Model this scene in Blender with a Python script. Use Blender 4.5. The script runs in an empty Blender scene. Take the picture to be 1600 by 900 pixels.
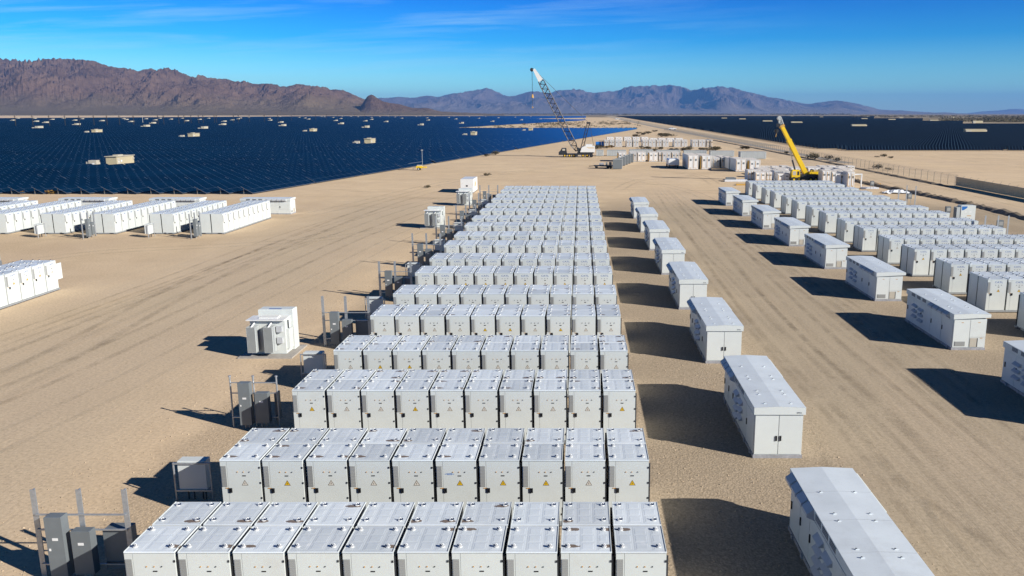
import bpy, math, random
import numpy as np
from mathutils import Vector, Matrix, noise
random.seed(7)
SC = bpy.context.scene
COL = SC.collection
R = math.radians

# ------------------------------------------------------------------ camera
F_PX, CX, CY, PITCH, CAM_H = 1248.7, 908.2, 429.9, 0.1996, 13.05
cam = bpy.data.cameras.new('camera')
cam.sensor_width = 36.0
cam.lens = F_PX / 1600 * 36
cam.shift_x = (800 - CX) / 1600
cam.shift_y = (CY - 450) / 1600
cam.clip_start = 0.3
cam.clip_end = 120000
co = bpy.data.objects.new('camera', cam)
co.location = (0, 0, CAM_H)
co.rotation_euler = (math.pi / 2 - PITCH, 0, 0)
COL.objects.link(co)
SC.camera = co

# ------------------------------------------------------------------ light
SUN_DIR = Vector((4.0, -2.1, 2.155)).normalized()
SUN_EL = math.asin(SUN_DIR.z)
SUN_AZ = math.atan2(SUN_DIR.x, SUN_DIR.y)
sun = bpy.data.lights.new('sun', 'SUN')
sun.energy = 4.9
sun.angle = R(0.5)
sun.color = (1.0, 0.955, 0.89)
so = bpy.data.objects.new('sun', sun)
so.rotation_euler = (-SUN_DIR).to_track_quat('-Z', 'Y').to_euler()
COL.objects.link(so)

SC.view_settings.view_transform = 'Standard'
SC.view_settings.look = 'None'
SC.view_settings.exposure = 0.44
SC.view_settings.gamma = 1.0
SC.cycles.max_bounces = 6
SC.cycles.diffuse_bounces = 1
SC.cycles.volume_bounces = 0
SC.cycles.transparent_max_bounces = 12

W = bpy.data.worlds.new('World')
SC.world = W
W.use_nodes = True
nt = W.node_tree
nt.nodes.clear()
def N(nt, typ, **kw):
    n = nt.nodes.new(typ)
    for k, v in kw.items():
        if hasattr(n, k): setattr(n, k, v)
        else: n.inputs[k].default_value = v
    return n
def LK(nt, a, b): nt.links.new(a, b)
def ramp(nt, stops, src=None, interp='LINEAR'):
    n = nt.nodes.new('ShaderNodeValToRGB')
    n.color_ramp.interpolation = interp
    e = n.color_ramp.elements
    while len(e) < len(stops): e.new(0.5)
    for el, (p, c) in zip(e, stops):
        el.position = p
        el.color = (c[0], c[1], c[2], 1) if len(c) == 3 else c
    if src is not None: nt.links.new(src, n.inputs[0])
    return n
def math_(nt, op, a, b=None, c=None, clamp=False):
    n = nt.nodes.new('ShaderNodeMath'); n.operation = op; n.use_clamp = clamp
    for i, v in enumerate((a, b, c)):
        if v is None: continue
        if hasattr(v, 'links') or hasattr(v, 'is_linked'): nt.links.new(v, n.inputs[i])
        else: n.inputs[i].default_value = v
    return n.outputs[0]
def mixc(nt, fac, a, b, mode='MIX'):
    n = nt.nodes.new('ShaderNodeMix'); n.data_type = 'RGBA'; n.blend_type = mode
    n.clamp_factor = True
    for i, v in ((0, fac), (6, a), (7, b)):
        if hasattr(v, 'is_linked'): nt.links.new(v, n.inputs[i])
        elif i == 0: n.inputs[0].default_value = v
        else: n.inputs[i].default_value = (v[0], v[1], v[2], 1)
    return n.outputs[2]

sky = N(nt, 'ShaderNodeTexSky', sky_type='NISHITA', sun_disc=False, sun_elevation=SUN_EL,
        sun_rotation=SUN_AZ, altitude=150.0, air_density=1.0, dust_density=0.25, ozone_density=3.0)
tc = N(nt, 'ShaderNodeTexCoord')
sep = N(nt, 'ShaderNodeSeparateXYZ'); LK(nt, tc.outputs['Generated'], sep.inputs[0])
zf = math_(nt, 'MULTIPLY', sep.outputs[2], 1.0, clamp=True)
# deeper, more saturated blue with height, as through a polariser
tint = ramp(nt, [(0.0, (0.80, 1.16, 1.18)), (0.03, (0.52, 1.08, 1.30)), (0.085, (0.05, 0.56, 1.12)),
                 (0.14, (0.0, 0.295, 0.96)), (0.30, (0.012, 0.11, 0.27)), (1.0, (0.03, 0.085, 0.16))], zf)
xd = math_(nt, 'MULTIPLY_ADD', sep.outputs[0], 1.1, 0.42, clamp=True)
side = ramp(nt, [(0.0, (1.06, 1.05, 1.03)), (0.45, (1.0, 1.0, 1.0)), (1.0, (0.84, 0.80, 0.80))], xd)
c1 = mixc(nt, 1.0, sky.outputs[0], tint.outputs[0], 'MULTIPLY')
c2 = mixc(nt, 1.0, c1, side.outputs[0], 'MULTIPLY')
# thin cirrus streaks
yy = math_(nt, 'MAXIMUM', sep.outputs[1], 0.05)
az = math_(nt, 'DIVIDE', sep.outputs[0], yy)
el = math_(nt, 'DIVIDE', sep.outputs[2], yy)
cmb = N(nt, 'ShaderNodeCombineXYZ')
LK(nt, math_(nt, 'MULTIPLY', az, 1.5), cmb.inputs[0])
LK(nt, math_(nt, 'ADD', math_(nt, 'MULTIPLY', el, 26.0), math_(nt, 'MULTIPLY', az, -1.0)), cmb.inputs[1])
ns = N(nt, 'ShaderNodeTexNoise', Scale=2.3, Detail=8.0, Roughness=0.62, Distortion=0.35)
LK(nt, cmb.outputs[0], ns.inputs['Vector'])
cl = ramp(nt, [(0.47, (0, 0, 0)), (0.72, (1, 1, 1))], ns.outputs[0])
lm = ramp(nt, [(0.0, (1, 1, 1)), (0.50, (0.85, 0.85, 0.85)), (0.72, (0.05, 0.05, 0.05)), (1.0, (0, 0, 0))],
          math_(nt, 'MULTIPLY_ADD', az, 0.6, 0.55, clamp=True))
em = ramp(nt, [(0.0, (0.15, 0.15, 0.15)), (0.22, (0.6, 0.6, 0.6)), (0.55, (1, 1, 1)), (0.8, (0.8, 0.8, 0.8)), (1.0, (0.1, 0.1, 0.1))],
          math_(nt, 'MULTIPLY', el, 5.0, clamp=True))
cf = math_(nt, 'MULTIPLY', math_(nt, 'MULTIPLY', cl.outputs[0], lm.outputs[0]), em.outputs[0])
cf = math_(nt, 'MULTIPLY', cf, 0.32)
c3 = mixc(nt, cf, c2, (4.3, 6.2, 7.0))
bg = N(nt, 'ShaderNodeBackground', Strength=0.115)
LK(nt, c3, bg.inputs[0])
wo = N(nt, 'ShaderNodeOutputWorld')
LK(nt, bg.outputs[0], wo.inputs[0])

# ------------------------------------------------------------------ photograph calibration helpers
_c, _s = math.cos(PITCH), math.sin(PITCH)
def gp(x, y, Z=0.0):
    """ground (or height Z) point seen at photo pixel x, y"""
    a = (x - CX) / F_PX; b = -(y - CY) / F_PX
    t = (Z - CAM_H) / (-_s + b * _c)
    return a * t, (_c + b * _s) * t
def at(x, y, Y):
    """X and Z of a pixel at distance Y"""
    b = -(y - CY) / F_PX
    z = (b * Y * _c - Y * _s) / (_c + b * _s)
    d = Y * _c - z * _s
    return (x - CX) / F_PX * d, z + CAM_H
def px(X, Y, Z=0.0):
    z = Z - CAM_H; d = Y * _c - z * _s
    if d < 0.5: return (-9999, -9999)
    return CX + F_PX * X / d, CY - F_PX * (Y * _s + z * _c) / d

# ------------------------------------------------------------------ materials
MATS = {}
def mat(name):
    m = bpy.data.materials.new(name); m.use_nodes = True
    t = m.node_tree
    return m, t, t.nodes['Principled BSDF']
def paint(name, c, rough=0.5, metal=0.0, var=0.08, scale=3.0, bump=0.0, dirt=None, rnd=0.0, spec=0.5):
    m, t, p = mat(name)
    g = N(t, 'ShaderNodeTexCoord')
    n1 = N(t, 'ShaderNodeTexNoise', Scale=scale, Detail=6.0, Roughness=0.65)
    LK(t, g.outputs['Object'], n1.inputs['Vector'])
    lo = tuple(max(0, v * (1 - var)) for v in c); hi = tuple(min(1, v * (1 + var)) for v in c)
    r = ramp(t, [(0.3, lo), (0.7, hi)], n1.outputs[0])
    out = r.outputs[0]
    if dirt:
        n2 = N(t, 'ShaderNodeTexNoise', Scale=scale * 0.7, Detail=8.0, Roughness=0.75)
        geo = N(t, 'ShaderNodeNewGeometry'); LK(t, geo.outputs['Position'], n2.inputs['Vector'])
        f = ramp(t, [(0.55, (0, 0, 0)), (0.8, (1, 1, 1))], n2.outputs[0])
        out = mixc(t, math_(t, 'MULTIPLY', f.outputs[0], 0.55), out, dirt)
    if rnd:
        oi = N(t, 'ShaderNodeObjectInfo')
        v = math_(t, 'MULTIPLY_ADD', oi.outputs['Random'], rnd * 2, 1 - rnd)
        hs = N(t, 'ShaderNodeHueSaturation'); LK(t, v, hs.inputs['Value']); LK(t, out, hs.inputs['Color'])
        out = hs.outputs[0]
    LK(t, out, p.inputs['Base Color'])
    p.inputs['Roughness'].default_value = rough
    p.inputs['Metallic'].default_value = metal
    p.inputs['Specular IOR Level'].default_value = spec
    if bump:
        b = N(t, 'ShaderNodeBump', Strength=bump, Distance=0.02)
        LK(t, n1.outputs[0], b.inputs['Height']); LK(t, b.outputs[0], p.inputs['Normal'])
    MATS[name] = m
    return m
WHITE = paint('cabinet_paint', (0.685, 0.72, 0.69), 0.42, var=0.03, scale=2.0, dirt=(0.60, 0.57, 0.50), rnd=0.025)
ENCL = paint('enclosure_paint', (0.69, 0.725, 0.70), 0.45, var=0.03, scale=1.2, dirt=(0.58, 0.56, 0.50), rnd=0.02)
VENT = paint('vent_mesh', (0.33, 0.335, 0.32), 0.6, var=0.12, scale=60, rnd=0.12)
BLACK = paint('black_plastic', (0.012, 0.013, 0.016), 0.4)
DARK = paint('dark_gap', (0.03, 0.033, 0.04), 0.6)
AMBER = paint('amber_label', (0.55, 0.28, 0.05), 0.5)
YELLOW = paint('warning_yellow', (0.80, 0.50, 0.02), 0.45)
FADED = paint('warning_faded', (0.74, 0.70, 0.62), 0.45)
BROWN = paint('warning_border', (0.10, 0.055, 0.02), 0.5)
BLUE = paint('logo_blue', (0.03, 0.10, 0.36), 0.5)
PLINTH = paint('steel_plinth', (0.34, 0.36, 0.37), 0.5, metal=0.2, var=0.12, scale=5)
SKID = paint('weathered_skid', (0.34, 0.34, 0.36), 0.6, var=0.25, scale=4, dirt=(0.30, 0.20, 0.12))
GALV = paint('galvanised_steel', (0.44, 0.46, 0.48), 0.42, metal=0.55, var=0.15, scale=9)
BOARD = paint('grey_panel_board', (0.165, 0.185, 0.195), 0.45, var=0.06, scale=3, rnd=0.06)
LUGM = paint('white_lug', (0.80, 0.80, 0.78), 0.35)
LUGD = paint('lug_eye_shade', (0.03, 0.05, 0.10), 0.5)
LOUV = paint('louvre_hood', (0.50, 0.52, 0.54), 0.45, var=0.05)
OPEN = paint('louvre_opening', (0.10, 0.11, 0.12), 0.7)
CONC = paint('concrete_pad', (0.40, 0.37, 0.33), 0.85, var=0.15, scale=5, bump=0.2)
TAN = paint('tan_shelter', (0.50, 0.43, 0.28), 0.65, var=0.06, scale=0.6)
TANR = paint('tan_roof', (0.52, 0.47, 0.36), 0.6, var=0.08, scale=0.6)
PALE = paint('pale_equipment', (0.50, 0.46, 0.38), 0.55, var=0.06, scale=0.6)
CRATEW = paint('crate_white', (0.80, 0.79, 0.77), 0.5, var=0.05, scale=0.7, dirt=(0.76, 0.66, 0.54))
CRATE_SHADE = paint('crate_door_shaded', (0.54, 0.545, 0.55), 0.5, var=0.08, scale=1.2)  # darker copy of the crate white: shade painted into the door colour
ORANGE = paint('crate_orange', (0.62, 0.36, 0.08), 0.55, var=0.2, scale=2)
CREAM = paint('crate_top', (0.80, 0.74, 0.66), 0.6, var=0.10, scale=0.7, dirt=(0.78, 0.42, 0.10))
CGREY = paint('container_grey', (0.44, 0.47, 0.47), 0.5, var=0.08, scale=0.8)
CYEL = paint('crane_yellow', (0.85, 0.56, 0.02), 0.35, var=0.04, scale=0.8)
CBLK = paint('crane_black', (0.025, 0.028, 0.034), 0.45)
CBLUE = paint('boom_lattice_steel', (0.012, 0.014, 0.03), 0.45)
CWHT = paint('crane_white', (0.78, 0.78, 0.76), 0.35, var=0.03)
CHROME = paint('cylinder_chrome', (0.6, 0.62, 0.66), 0.2, metal=0.9)
RUB = paint('tyre_rubber', (0.02, 0.02, 0.02), 0.85)
GLASSD = paint('cab_glass', (0.03, 0.04, 0.05), 0.08)
BLUEP = paint('blue_paint', (0.02, 0.16, 0.50), 0.4)
WOOD = paint('pole_wood', (0.025, 0.022, 0.02), 0.8, var=0.2, scale=2)
SLATS = paint('privacy_slat', (0.84, 0.60, 0.34), 0.8, var=0.16, scale=3, rnd=0.05)
FPOST = paint('fence_post_steel', (0.20, 0.20, 0.19), 0.5, metal=0.3)
BERM = paint('berm_soil', (0.30, 0.235, 0.16), 0.95, var=0.35, scale=0.8, bump=0.5)
PLAST = paint('plastic_sheet', (0.72, 0.74, 0.76), 0.35, var=0.12, scale=3)

def roof_mat():
    m, t, p = mat('roof_sheet')
    tcn = N(t, 'ShaderNodeTexCoord'); oi = N(t, 'ShaderNodeObjectInfo')
    geo = N(t, 'ShaderNodeNewGeometry')
    n1 = N(t, 'ShaderNodeTexNoise', Scale=1.1, Detail=6.0, Roughness=0.7); LK(t, geo.outputs['Position'], n1.inputs['Vector'])
    base = ramp(t, [(0.3, (0.66, 0.72, 0.755)), (0.72, (0.80, 0.85, 0.875))], n1.outputs[0]).outputs[0]
    hs = N(t, 'ShaderNodeHueSaturation'); LK(t, base, hs.inputs['Color'])
    LK(t, math_(t, 'MULTIPLY_ADD', oi.outputs['Random'], 0.26, 0.84), hs.inputs['Value'])
    # pale dried splash marks
    n3 = N(t, 'ShaderNodeTexNoise', Scale=2.4, Detail=4.0, Roughness=0.6); LK(t, geo.outputs['Position'], n3.inputs['Vector'])
    sp = ramp(t, [(0.64, (0, 0, 0)), (0.74, (1, 1, 1))], n3.outputs[0])
    c = mixc(t, math_(t, 'MULTIPLY', sp.outputs[0], 0.45), hs.outputs[0], (0.90, 0.91, 0.91))
    # rust streaks that start at the lifting lugs; which corner depends on the cabinet
    sp3 = N(t, 'ShaderNodeSeparateXYZ'); LK(t, tcn.outputs['Object'], sp3.inputs[0])
    nd = N(t, 'ShaderNodeTexNoise', Scale=9.0, Detail=3.0); LK(t, geo.outputs['Position'], nd.inputs['Vector'])
    tot = None
    for k, (lx, ly, lo) in enumerate(((-.46, -.42, .0), (.46, -.42, .27), (-.46, .42, .52), (.46, .42, .74))):
        dx = math_(t, 'SUBTRACT', sp3.outputs[0], lx + 0.08); dy = math_(t, 'SUBTRACT', sp3.outputs[1], ly + 0.035)
        d = math_(t, 'SQRT', math_(t, 'ADD', math_(t, 'MULTIPLY', math_(t, 'MULTIPLY', dx, dx), 0.42),
                                  math_(t, 'MULTIPLY', math_(t, 'MULTIPLY', dy, dy), 3.2)))
        d = math_(t, 'ADD', d, math_(t, 'MULTIPLY_ADD', nd.outputs[0], 0.16, -0.07))
        f = math_(t, 'LESS_THAN', d, 0.150)
        rr = math_(t, 'FRACT', math_(t, 'ADD', math_(t, 'MULTIPLY', oi.outputs['Random'], 7.31 + k), lo))
        f = math_(t, 'MULTIPLY', f, math_(t, 'LESS_THAN', rr, 0.24))
        tot = f if tot is None else math_(t, 'MAXIMUM', tot, f)
    c = mixc(t, math_(t, 'MULTIPLY', tot, 0.9), c, (0.17, 0.105, 0.055))
    LK(t, c, p.inputs['Base Color'])
    p.inputs['Roughness'].default_value = 0.38
    b = N(t, 'ShaderNodeBump', Strength=0.12, Distance=0.02)
    LK(t, n1.outputs[0], b.inputs['Height']); LK(t, b.outputs[0], p.inputs['Normal'])
    return m
ROOF = roof_mat()
EROOF = paint('enclosure_roof_sheet', (0.74, 0.80, 0.83), 0.4, var=0.07, scale=0.9, dirt=(0.52, 0.54, 0.55), bump=0.15)

def panel_mat(name, base, hi, line, axis_a, pa, axis_b, pb, wa=0.03, wb=0.03, rough=0.12, spec=0.6):
    """dark glass with thin pale joints every pa, pb metres along two object axes"""
    m, t, p = mat(name)
    g = N(t, 'ShaderNodeNewGeometry')
    sp = N(t, 'ShaderNodeSeparateXYZ'); LK(t, g.outputs['Position'], sp.inputs[0])
    def lines(ax, per, w):
        fr = math_(t, 'FRACT', math_(t, 'DIVIDE', sp.outputs[ax], per))
        return math_(t, 'LESS_THAN', math_(t, 'ABSOLUTE', math_(t, 'SUBTRACT', fr, 0.5)), w / per / 2)
    f = lines(axis_a, pa, wa)
    if pb: f = math_(t, 'MAXIMUM', f, lines(axis_b, pb, wb))
    n1 = N(t, 'ShaderNodeTexNoise', Scale=0.05, Detail=3.0); LK(t, g.outputs['Position'], n1.inputs['Vector'])
    b = ramp(t, [(0.35, base), (0.65, hi)], n1.outputs[0]).outputs[0]
    LK(t, mixc(t, f, b, line), p.inputs['Base Color'])
    LK(t, math_(t, 'MULTIPLY_ADD', f, 0.4, rough), p.inputs['Roughness'])
    p.inputs['Specular IOR Level'].default_value = spec
    return m
PV = panel_mat('fixed_panel_glass', (0.001, 0.012, 0.034), (0.0015, 0.017, 0.046), (0.045, 0.08, 0.13), 1, 2.44, 2, 0.533, 0.065, 0.018, spec=0.4)
PVT = panel_mat('tracker_panel_glass', (0.0015, 0.005, 0.014), (0.002, 0.007, 0.019), (0.035, 0.065, 0.11), 0, 1.13, 2, 0, 0.20, 0.0, rough=0.35, spec=0.03)
PVFRAME = paint('panel_frame', (0.20, 0.23, 0.28), 0.4, metal=0.4)

def ground_mat():
    m, t, p = mat('desert_ground')
    g = N(t, 'ShaderNodeNewGeometry'); P = g.outputs['Position']
    sp = N(t, 'ShaderNodeSeparateXYZ'); LK(t, P, sp.inputs[0])
    X, Y = sp.outputs[0], sp.outputs[1]
    def noi(scale, det=5.0, rough=0.6, sx=1.0, sy=1.0, dist=0.0, rot=0.0):
        mp = N(t, 'ShaderNodeMapping'); mp.inputs['Scale'].default_value = (sx, sy, 1.0); mp.inputs['Rotation'].default_value = (0, 0, rot)
        LK(t, P, mp.inputs['Vector'])
        n = N(t, 'ShaderNodeTexNoise', Scale=scale, Detail=det, Roughness=rough, Distortion=dist)
        LK(t, mp.outputs[0], n.inputs['Vector']); return n.outputs[0]
    big = noi(0.018, 4.0); mid = noi(0.16, 6.0, 0.7); fine = noi(7.0, 5.0, 0.7)
    sand = ramp(t, [(0.33, (0.70, 0.52, 0.325)), (0.68, (0.82, 0.63, 0.41))], big).outputs[0]
    sand = mixc(t, 0.42, sand, ramp(t, [(0.3, (0.53, 0.395, 0.25)), (0.7, (0.86, 0.675, 0.45))], mid).outputs[0])
    # grey graded gravel roadway between and around the blocks
    road = mixc(t, mid, (0.40, 0.32, 0.22), (0.50, 0.405, 0.285))
    wob = math_(t, 'MULTIPLY_ADD', noi(0.09, 3.0), 5.0, -2.5)
    def band(v, a, b, s):
        u = math_(t, 'DIVIDE', math_(t, 'SUBTRACT', v, a), s, clamp=True)
        w = math_(t, 'DIVIDE', math_(t, 'SUBTRACT', b, v), s, clamp=True)
        return math_(t, 'MULTIPLY', u, w)
    Xw = math_(t, 'ADD', X, wob); Yw = math_(t, 'ADD', Y, wob)
    near = band(Yw, -200, 128, 18.0)
    lane = math_(t, 'MULTIPLY', band(Xw, -12.0, 62.0, 6.0), near)
    patch = ramp(t, [(.42, (0, 0, 0)), (.62, (1, 1, 1))], noi(0.05, 5.0, 0.6, 1.6, .5, .8)).outputs[0]
    lane2 = math_(t, 'MULTIPLY', band(Xw, -37.0, -17.0, 7.0), near)
    c = mixc(t, math_(t, 'MULTIPLY', lane, 0.92), sand, road)
    c = mixc(t, math_(t, 'MULTIPLY', lane2, 0.6), c, mixc(t, 0.25, road, (0.74, 0.60, 0.43)))
    c = mixc(t, math_(t, 'MULTIPLY', patch, 0.28), c, (0.66, 0.50, 0.355))
    # wheel tracks
    trk = noi(1.0, 6.0, 0.75, 1.15, 0.025, 0.25)
    tr = ramp(t, [(0.36, (0, 0, 0)), (0.46, (1, 1, 1)), (0.54, (1, 1, 1)), (0.64, (0, 0, 0))], trk)
    tmask = math_(t, 'MULTIPLY', band(X, 9.0, 20.5, 2.0), band(Y, -100, 150, 20.0))
    tmask = math_(t, 'MAXIMUM', tmask, math_(t, 'MULTIPLY', band(X, 57.0, 67.0, 1.5), band(Y, 60, 900, 20)))
    tmask = math_(t, 'MAXIMUM', tmask, math_(t, 'MULTIPLY', math_(t, 'MULTIPLY', band(Xw, -40, -16, 4.0), band(Y, -100, 140, 20)), 0.75))
    c = mixc(t, math_(t, 'MULTIPLY', math_(t, 'MULTIPLY', tr.outputs[0], tmask), 0.3), c, (0.52, 0.435, 0.32))
    dk = ramp(t, [(0.60, (0, 0, 0)), (0.70, (1, 1, 1))], trk)
    c = mixc(t, math_(t, 'MULTIPLY', math_(t, 'MULTIPLY', dk.outputs[0], tmask), 0.12), c, (0.235, 0.19, 0.14))
    # dark sweep marks on the sand yard beyond
    sw = noi(1.0, 6.0, 0.75, 0.03, 0.22, 0.6, rot=0.25)
    swm = math_(t, 'MULTIPLY', ramp(t, [(0.56, (0, 0, 0)), (0.66, (1, 1, 1))], sw).outputs[0], band(Y, 95, 700, 20))
    c = mixc(t, math_(t, 'MULTIPLY', swm, 0.38), c, (0.35, 0.265, 0.17))
    # loose stones close by
    gm = math_(t, 'MAXIMUM', band(Xw, -16.5, 10.5, 1.2), band(Xw, 19.5, 52.0, 1.2))
    gm = math_(t, 'MAXIMUM', gm, math_(t, 'MULTIPLY', band(Xw, -70.0, -36.5, 2.0), 0.35))
    gm = math_(t, 'MULTIPLY', gm, near)
    vo = N(t, 'ShaderNodeTexVoronoi', Scale=13.0); LK(t, P, vo.inputs['Vector'])
    stones = ramp(t, [(0.0, (0.76, 0.58, 0.40)), (0.35, (0.52, 0.40, 0.275)), (0.7, (0.25, 0.19, 0.13))], vo.outputs['Distance']).outputs[0]
    vr = N(t, 'ShaderNodeSeparateColor'); LK(t, vo.outputs['Color'], vr.inputs[0])
    stones = mixc(t, math_(t, 'MULTIPLY', vr.outputs[0], 0.6), stones, (0.33, 0.27, 0.20))
    c = mixc(t, math_(t, 'MULTIPLY', gm, 0.4), c, stones)
    c = mixc(t, 0.45, c, mixc(t, 1.0, c, ramp(t, [(0.3, (0.45, 0.45, 0.45)), (0.5, (1, 1, 1)), (0.7, (1.4, 1.4, 1.4))], fine).outputs[0], 'MULTIPLY'))
    # scrub plain far out
    far = math_(t, 'DIVIDE', math_(t, 'SUBTRACT', Y, 2600.0), 400.0, clamp=True)
    sc = noi(0.02, 6.0, 0.75, 1.0, 0.25)
    scrub = ramp(t, [(0.4, (0.115, 0.10, 0.065)), (0.6, (0.36, 0.29, 0.20))], sc).outputs[0]
    rs = math_(t, 'MULTIPLY', math_(t, 'GREATER_THAN', math_(t, 'DIVIDE', X, math_(t, 'MAXIMUM', Y, 1.0)), -0.12), far)
    rs2 = math_(t, 'MULTIPLY', math_(t, 'GREATER_THAN', Y, 960.0), math_(t, 'GREATER_THAN', math_(t, 'DIVIDE', X, math_(t, 'MAXIMUM', Y, 1.0)), 0.36))
    c = mixc(t, math_(t, 'MULTIPLY', math_(t, 'MAXIMUM', rs, rs2), 0.9), c, scrub)
    vf = math_(t, 'DIVIDE', math_(t, 'SUBTRACT', Y, 5200.0), 2000.0, clamp=True)
    c = mixc(t, vf, c, (0.26, 0.215, 0.165))
    LK(t, c, p.inputs['Base Color'])
    p.inputs['Roughness'].default_value = 1.0
    p.inputs['Specular IOR Level'].default_value = 0.1
    b = N(t, 'ShaderNodeBump', Strength=0.38, Distance=0.03)
    hgt = math_(t, 'ADD', math_(t, 'MULTIPLY', vo.outputs['Distance'], math_(t, 'MULTIPLY', gm, -1.0)), math_(t, 'MULTIPLY', fine, 0.8))
    LK(t, hgt, b.inputs['Height'])
    b2 = N(t, 'ShaderNodeBump', Strength=0.5, Distance=0.12)
    LK(t, math_(t, 'MULTIPLY', math_(t, 'MULTIPLY', trk, tmask), 0.5), b2.inputs['Height'])
    LK(t, b.outputs[0], b2.inputs['Normal'])
    LK(t, b2.outputs[0], p.inputs['Normal'])
    return m
GROUND = ground_mat()

def rock_mat(name, lo, hi, fan, z0, z1):
    m, t, p = mat(name)
    g = N(t, 'ShaderNodeNewGeometry')
    n1 = N(t, 'ShaderNodeTexNoise', Scale=0.0022, Detail=10.0, Roughness=0.72); LK(t, g.outputs['Position'], n1.inputs['Vector'])
    n2 = N(t, 'ShaderNodeTexNoise', Scale=0.012, Detail=8.0, Roughness=0.8); LK(t, g.outputs['Position'], n2.inputs['Vector'])
    c = ramp(t, [(0.35, lo), (0.65, hi)], n1.outputs[0]).outputs[0]
    c = mixc(t, 0.4, c, ramp(t, [(0.35, tuple(v * .6 for v in lo)), (0.65, tuple(v * 1.25 for v in hi))], n2.outputs[0]).outputs[0])
    sp = N(t, 'ShaderNodeSeparateXYZ'); LK(t, g.outputs['Position'], sp.inputs[0])
    f = math_(t, 'DIVIDE', math_(t, 'SUBTRACT', z1, math_(t, 'ADD', sp.outputs[2], math_(t, 'MULTIPLY_ADD', n1.outputs[0], (z1 - z0) * 1.2, -(z1 - z0) * 0.6))), z1 - z0, clamp=True)
    c = mixc(t, f, c, mixc(t, n2.outputs[0], tuple(v * .7 for v in fan), tuple(v * 1.2 for v in fan)))
    LK(t, c, p.inputs['Base Color'])
    p.inputs['Roughness'].default_value = 1.0; p.inputs['Specular IOR Level'].default_value = 0.0
    b = N(t, 'ShaderNodeBump', Strength=1.0, Distance=45.0); LK(t, n2.outputs[0], b.inputs['Height']); LK(t, b.outputs[0], p.inputs['Normal'])
    return m

# ------------------------------------------------------------------ mesh building
class MB:
    def __init__(s): s.v = []; s.f = []; s.m = []; s.mats = []
    def mi(s, m):
        if m not in s.mats: s.mats.append(m)
        return s.mats.index(m)
    def poly(s, pts, faces, m):
        o = len(s.v); k = s.mi(m)
        s.v += [tuple(p) for p in pts]
        for f in faces: s.f.append(tuple(i + o for i in f)); s.m.append(k)
        return s
    def box(s, x0, x1, y0, y1, z0, z1, m, rot=None, org=None):
        pts = [(x0, y0, z0), (x1, y0, z0), (x1, y1, z0), (x0, y1, z0), (x0, y0, z1), (x1, y0, z1), (x1, y1, z1), (x0, y1, z1)]
        if rot is not None:
            org = Vector(org or (0, 0, 0))
            pts = [tuple(rot @ (Vector(p) - org) + org) for p in pts]
        return s.poly(pts, [(0, 3, 2, 1), (4, 5, 6, 7), (0, 1, 5, 4), (1, 2, 6, 5), (2, 3, 7, 6), (3, 0, 4, 7)], m)
    def bev(s, x0, x1, y0, y1, z0, z1, m, b=0.01):
        """box with its top edge chamfered"""
        pts = [(x0, y0, z0), (x1, y0, z0), (x1, y1, z0), (x0, y1, z0), (x0, y0, z1 - b), (x1, y0, z1 - b), (x1, y1, z1 - b), (x0, y1, z1 - b),
               (x0 + b, y0 + b, z1), (x1 - b, y0 + b, z1), (x1 - b, y1 - b, z1), (x0 + b, y1 - b, z1)]
        return s.poly(pts, [(0, 3, 2, 1), (0, 1, 5, 4), (1, 2, 6, 5), (2, 3, 7, 6), (3, 0, 4, 7),
                            (4, 5, 9, 8), (5, 6, 10, 9), (6, 7, 11, 10), (7, 4, 8, 11), (8, 9, 10, 11)], m)
    def plate(s, x0, x1, y0, y1, z0, z1, m, b=0.02):
        """low embossed plate with sloping rims"""
        pts = [(x0, y0, z0), (x1, y0, z0), (x1, y1, z0), (x0, y1, z0), (x0 + b, y0 + b, z1), (x1 - b, y0 + b, z1), (x1 - b, y1 - b, z1), (x0 + b, y1 - b, z1)]
        return s.poly(pts, [(0, 1, 5, 4), (1, 2, 6, 5), (2, 3, 7, 6), (3, 0, 4, 7), (4, 5, 6, 7)], m)
    def prism(s, prof, a, b, m, axis='x'):
        """extrude closed profile: axis x -> prof is (y,z); axis y -> (x,z)"""
        n = len(prof)
        f3 = (lambda q, t: (t, q[0], q[1])) if axis == 'x' else (lambda q, t: (q[0], t, q[1]))
        pts = [f3(q, a) for q in prof] + [f3(q, b) for q in prof]
        fs = [tuple(range(n))[::-1], tuple(range(n, 2 * n))] + [(i, (i + 1) % n, n + (i + 1) % n, n + i) for i in range(n)]
        return s.poly(pts, fs, m)
    def bar(s, p, q, r, m, n=6, r2=None):
        p = Vector(p); q = Vector(q); d = (q - p)
        if d.length < 1e-6: return s
        u = d.normalized().orthogonal().normalized(); w = d.normalized().cross(u)
        r2 = r if r2 is None else r2
        ph = math.pi / n
        pts = [p + (u * math.cos(ph + i * 2 * math.pi / n) + w * math.sin(ph + i * 2 * math.pi / n)) * r for i in range(n)]
        pts += [q + (u * math.cos(ph + i * 2 * math.pi / n) + w * math.sin(ph + i * 2 * math.pi / n)) * r2 for i in range(n)]
        return s.poly(pts, [tuple(range(n))[::-1], tuple(range(n, 2 * n))] + [(i, (i + 1) % n, n + (i + 1) % n, n + i) for i in range(n)], m)
    def mesh(s, name='mesh'):
        me = bpy.data.meshes.new(name)
        me.from_pydata(s.v, [], s.f)
        for m in s.mats: me.materials.append(m)
        me.polygons.foreach_set('material_index', s.m)
        me.update(); return me
def link(name, me, parent=None, loc=None):
    o = bpy.data.objects.new(name, me); COL.objects.link(o)
    if parent is not None: o.parent = parent
    if loc: o.location = loc
    return o
def setp(o, label=None, cat=None, group=None, kind=None):
    if label: o['label'] = label
    if cat: o['category'] = cat
    if group: o['group'] = group
    if kind: o['kind'] = kind
    return o
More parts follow.
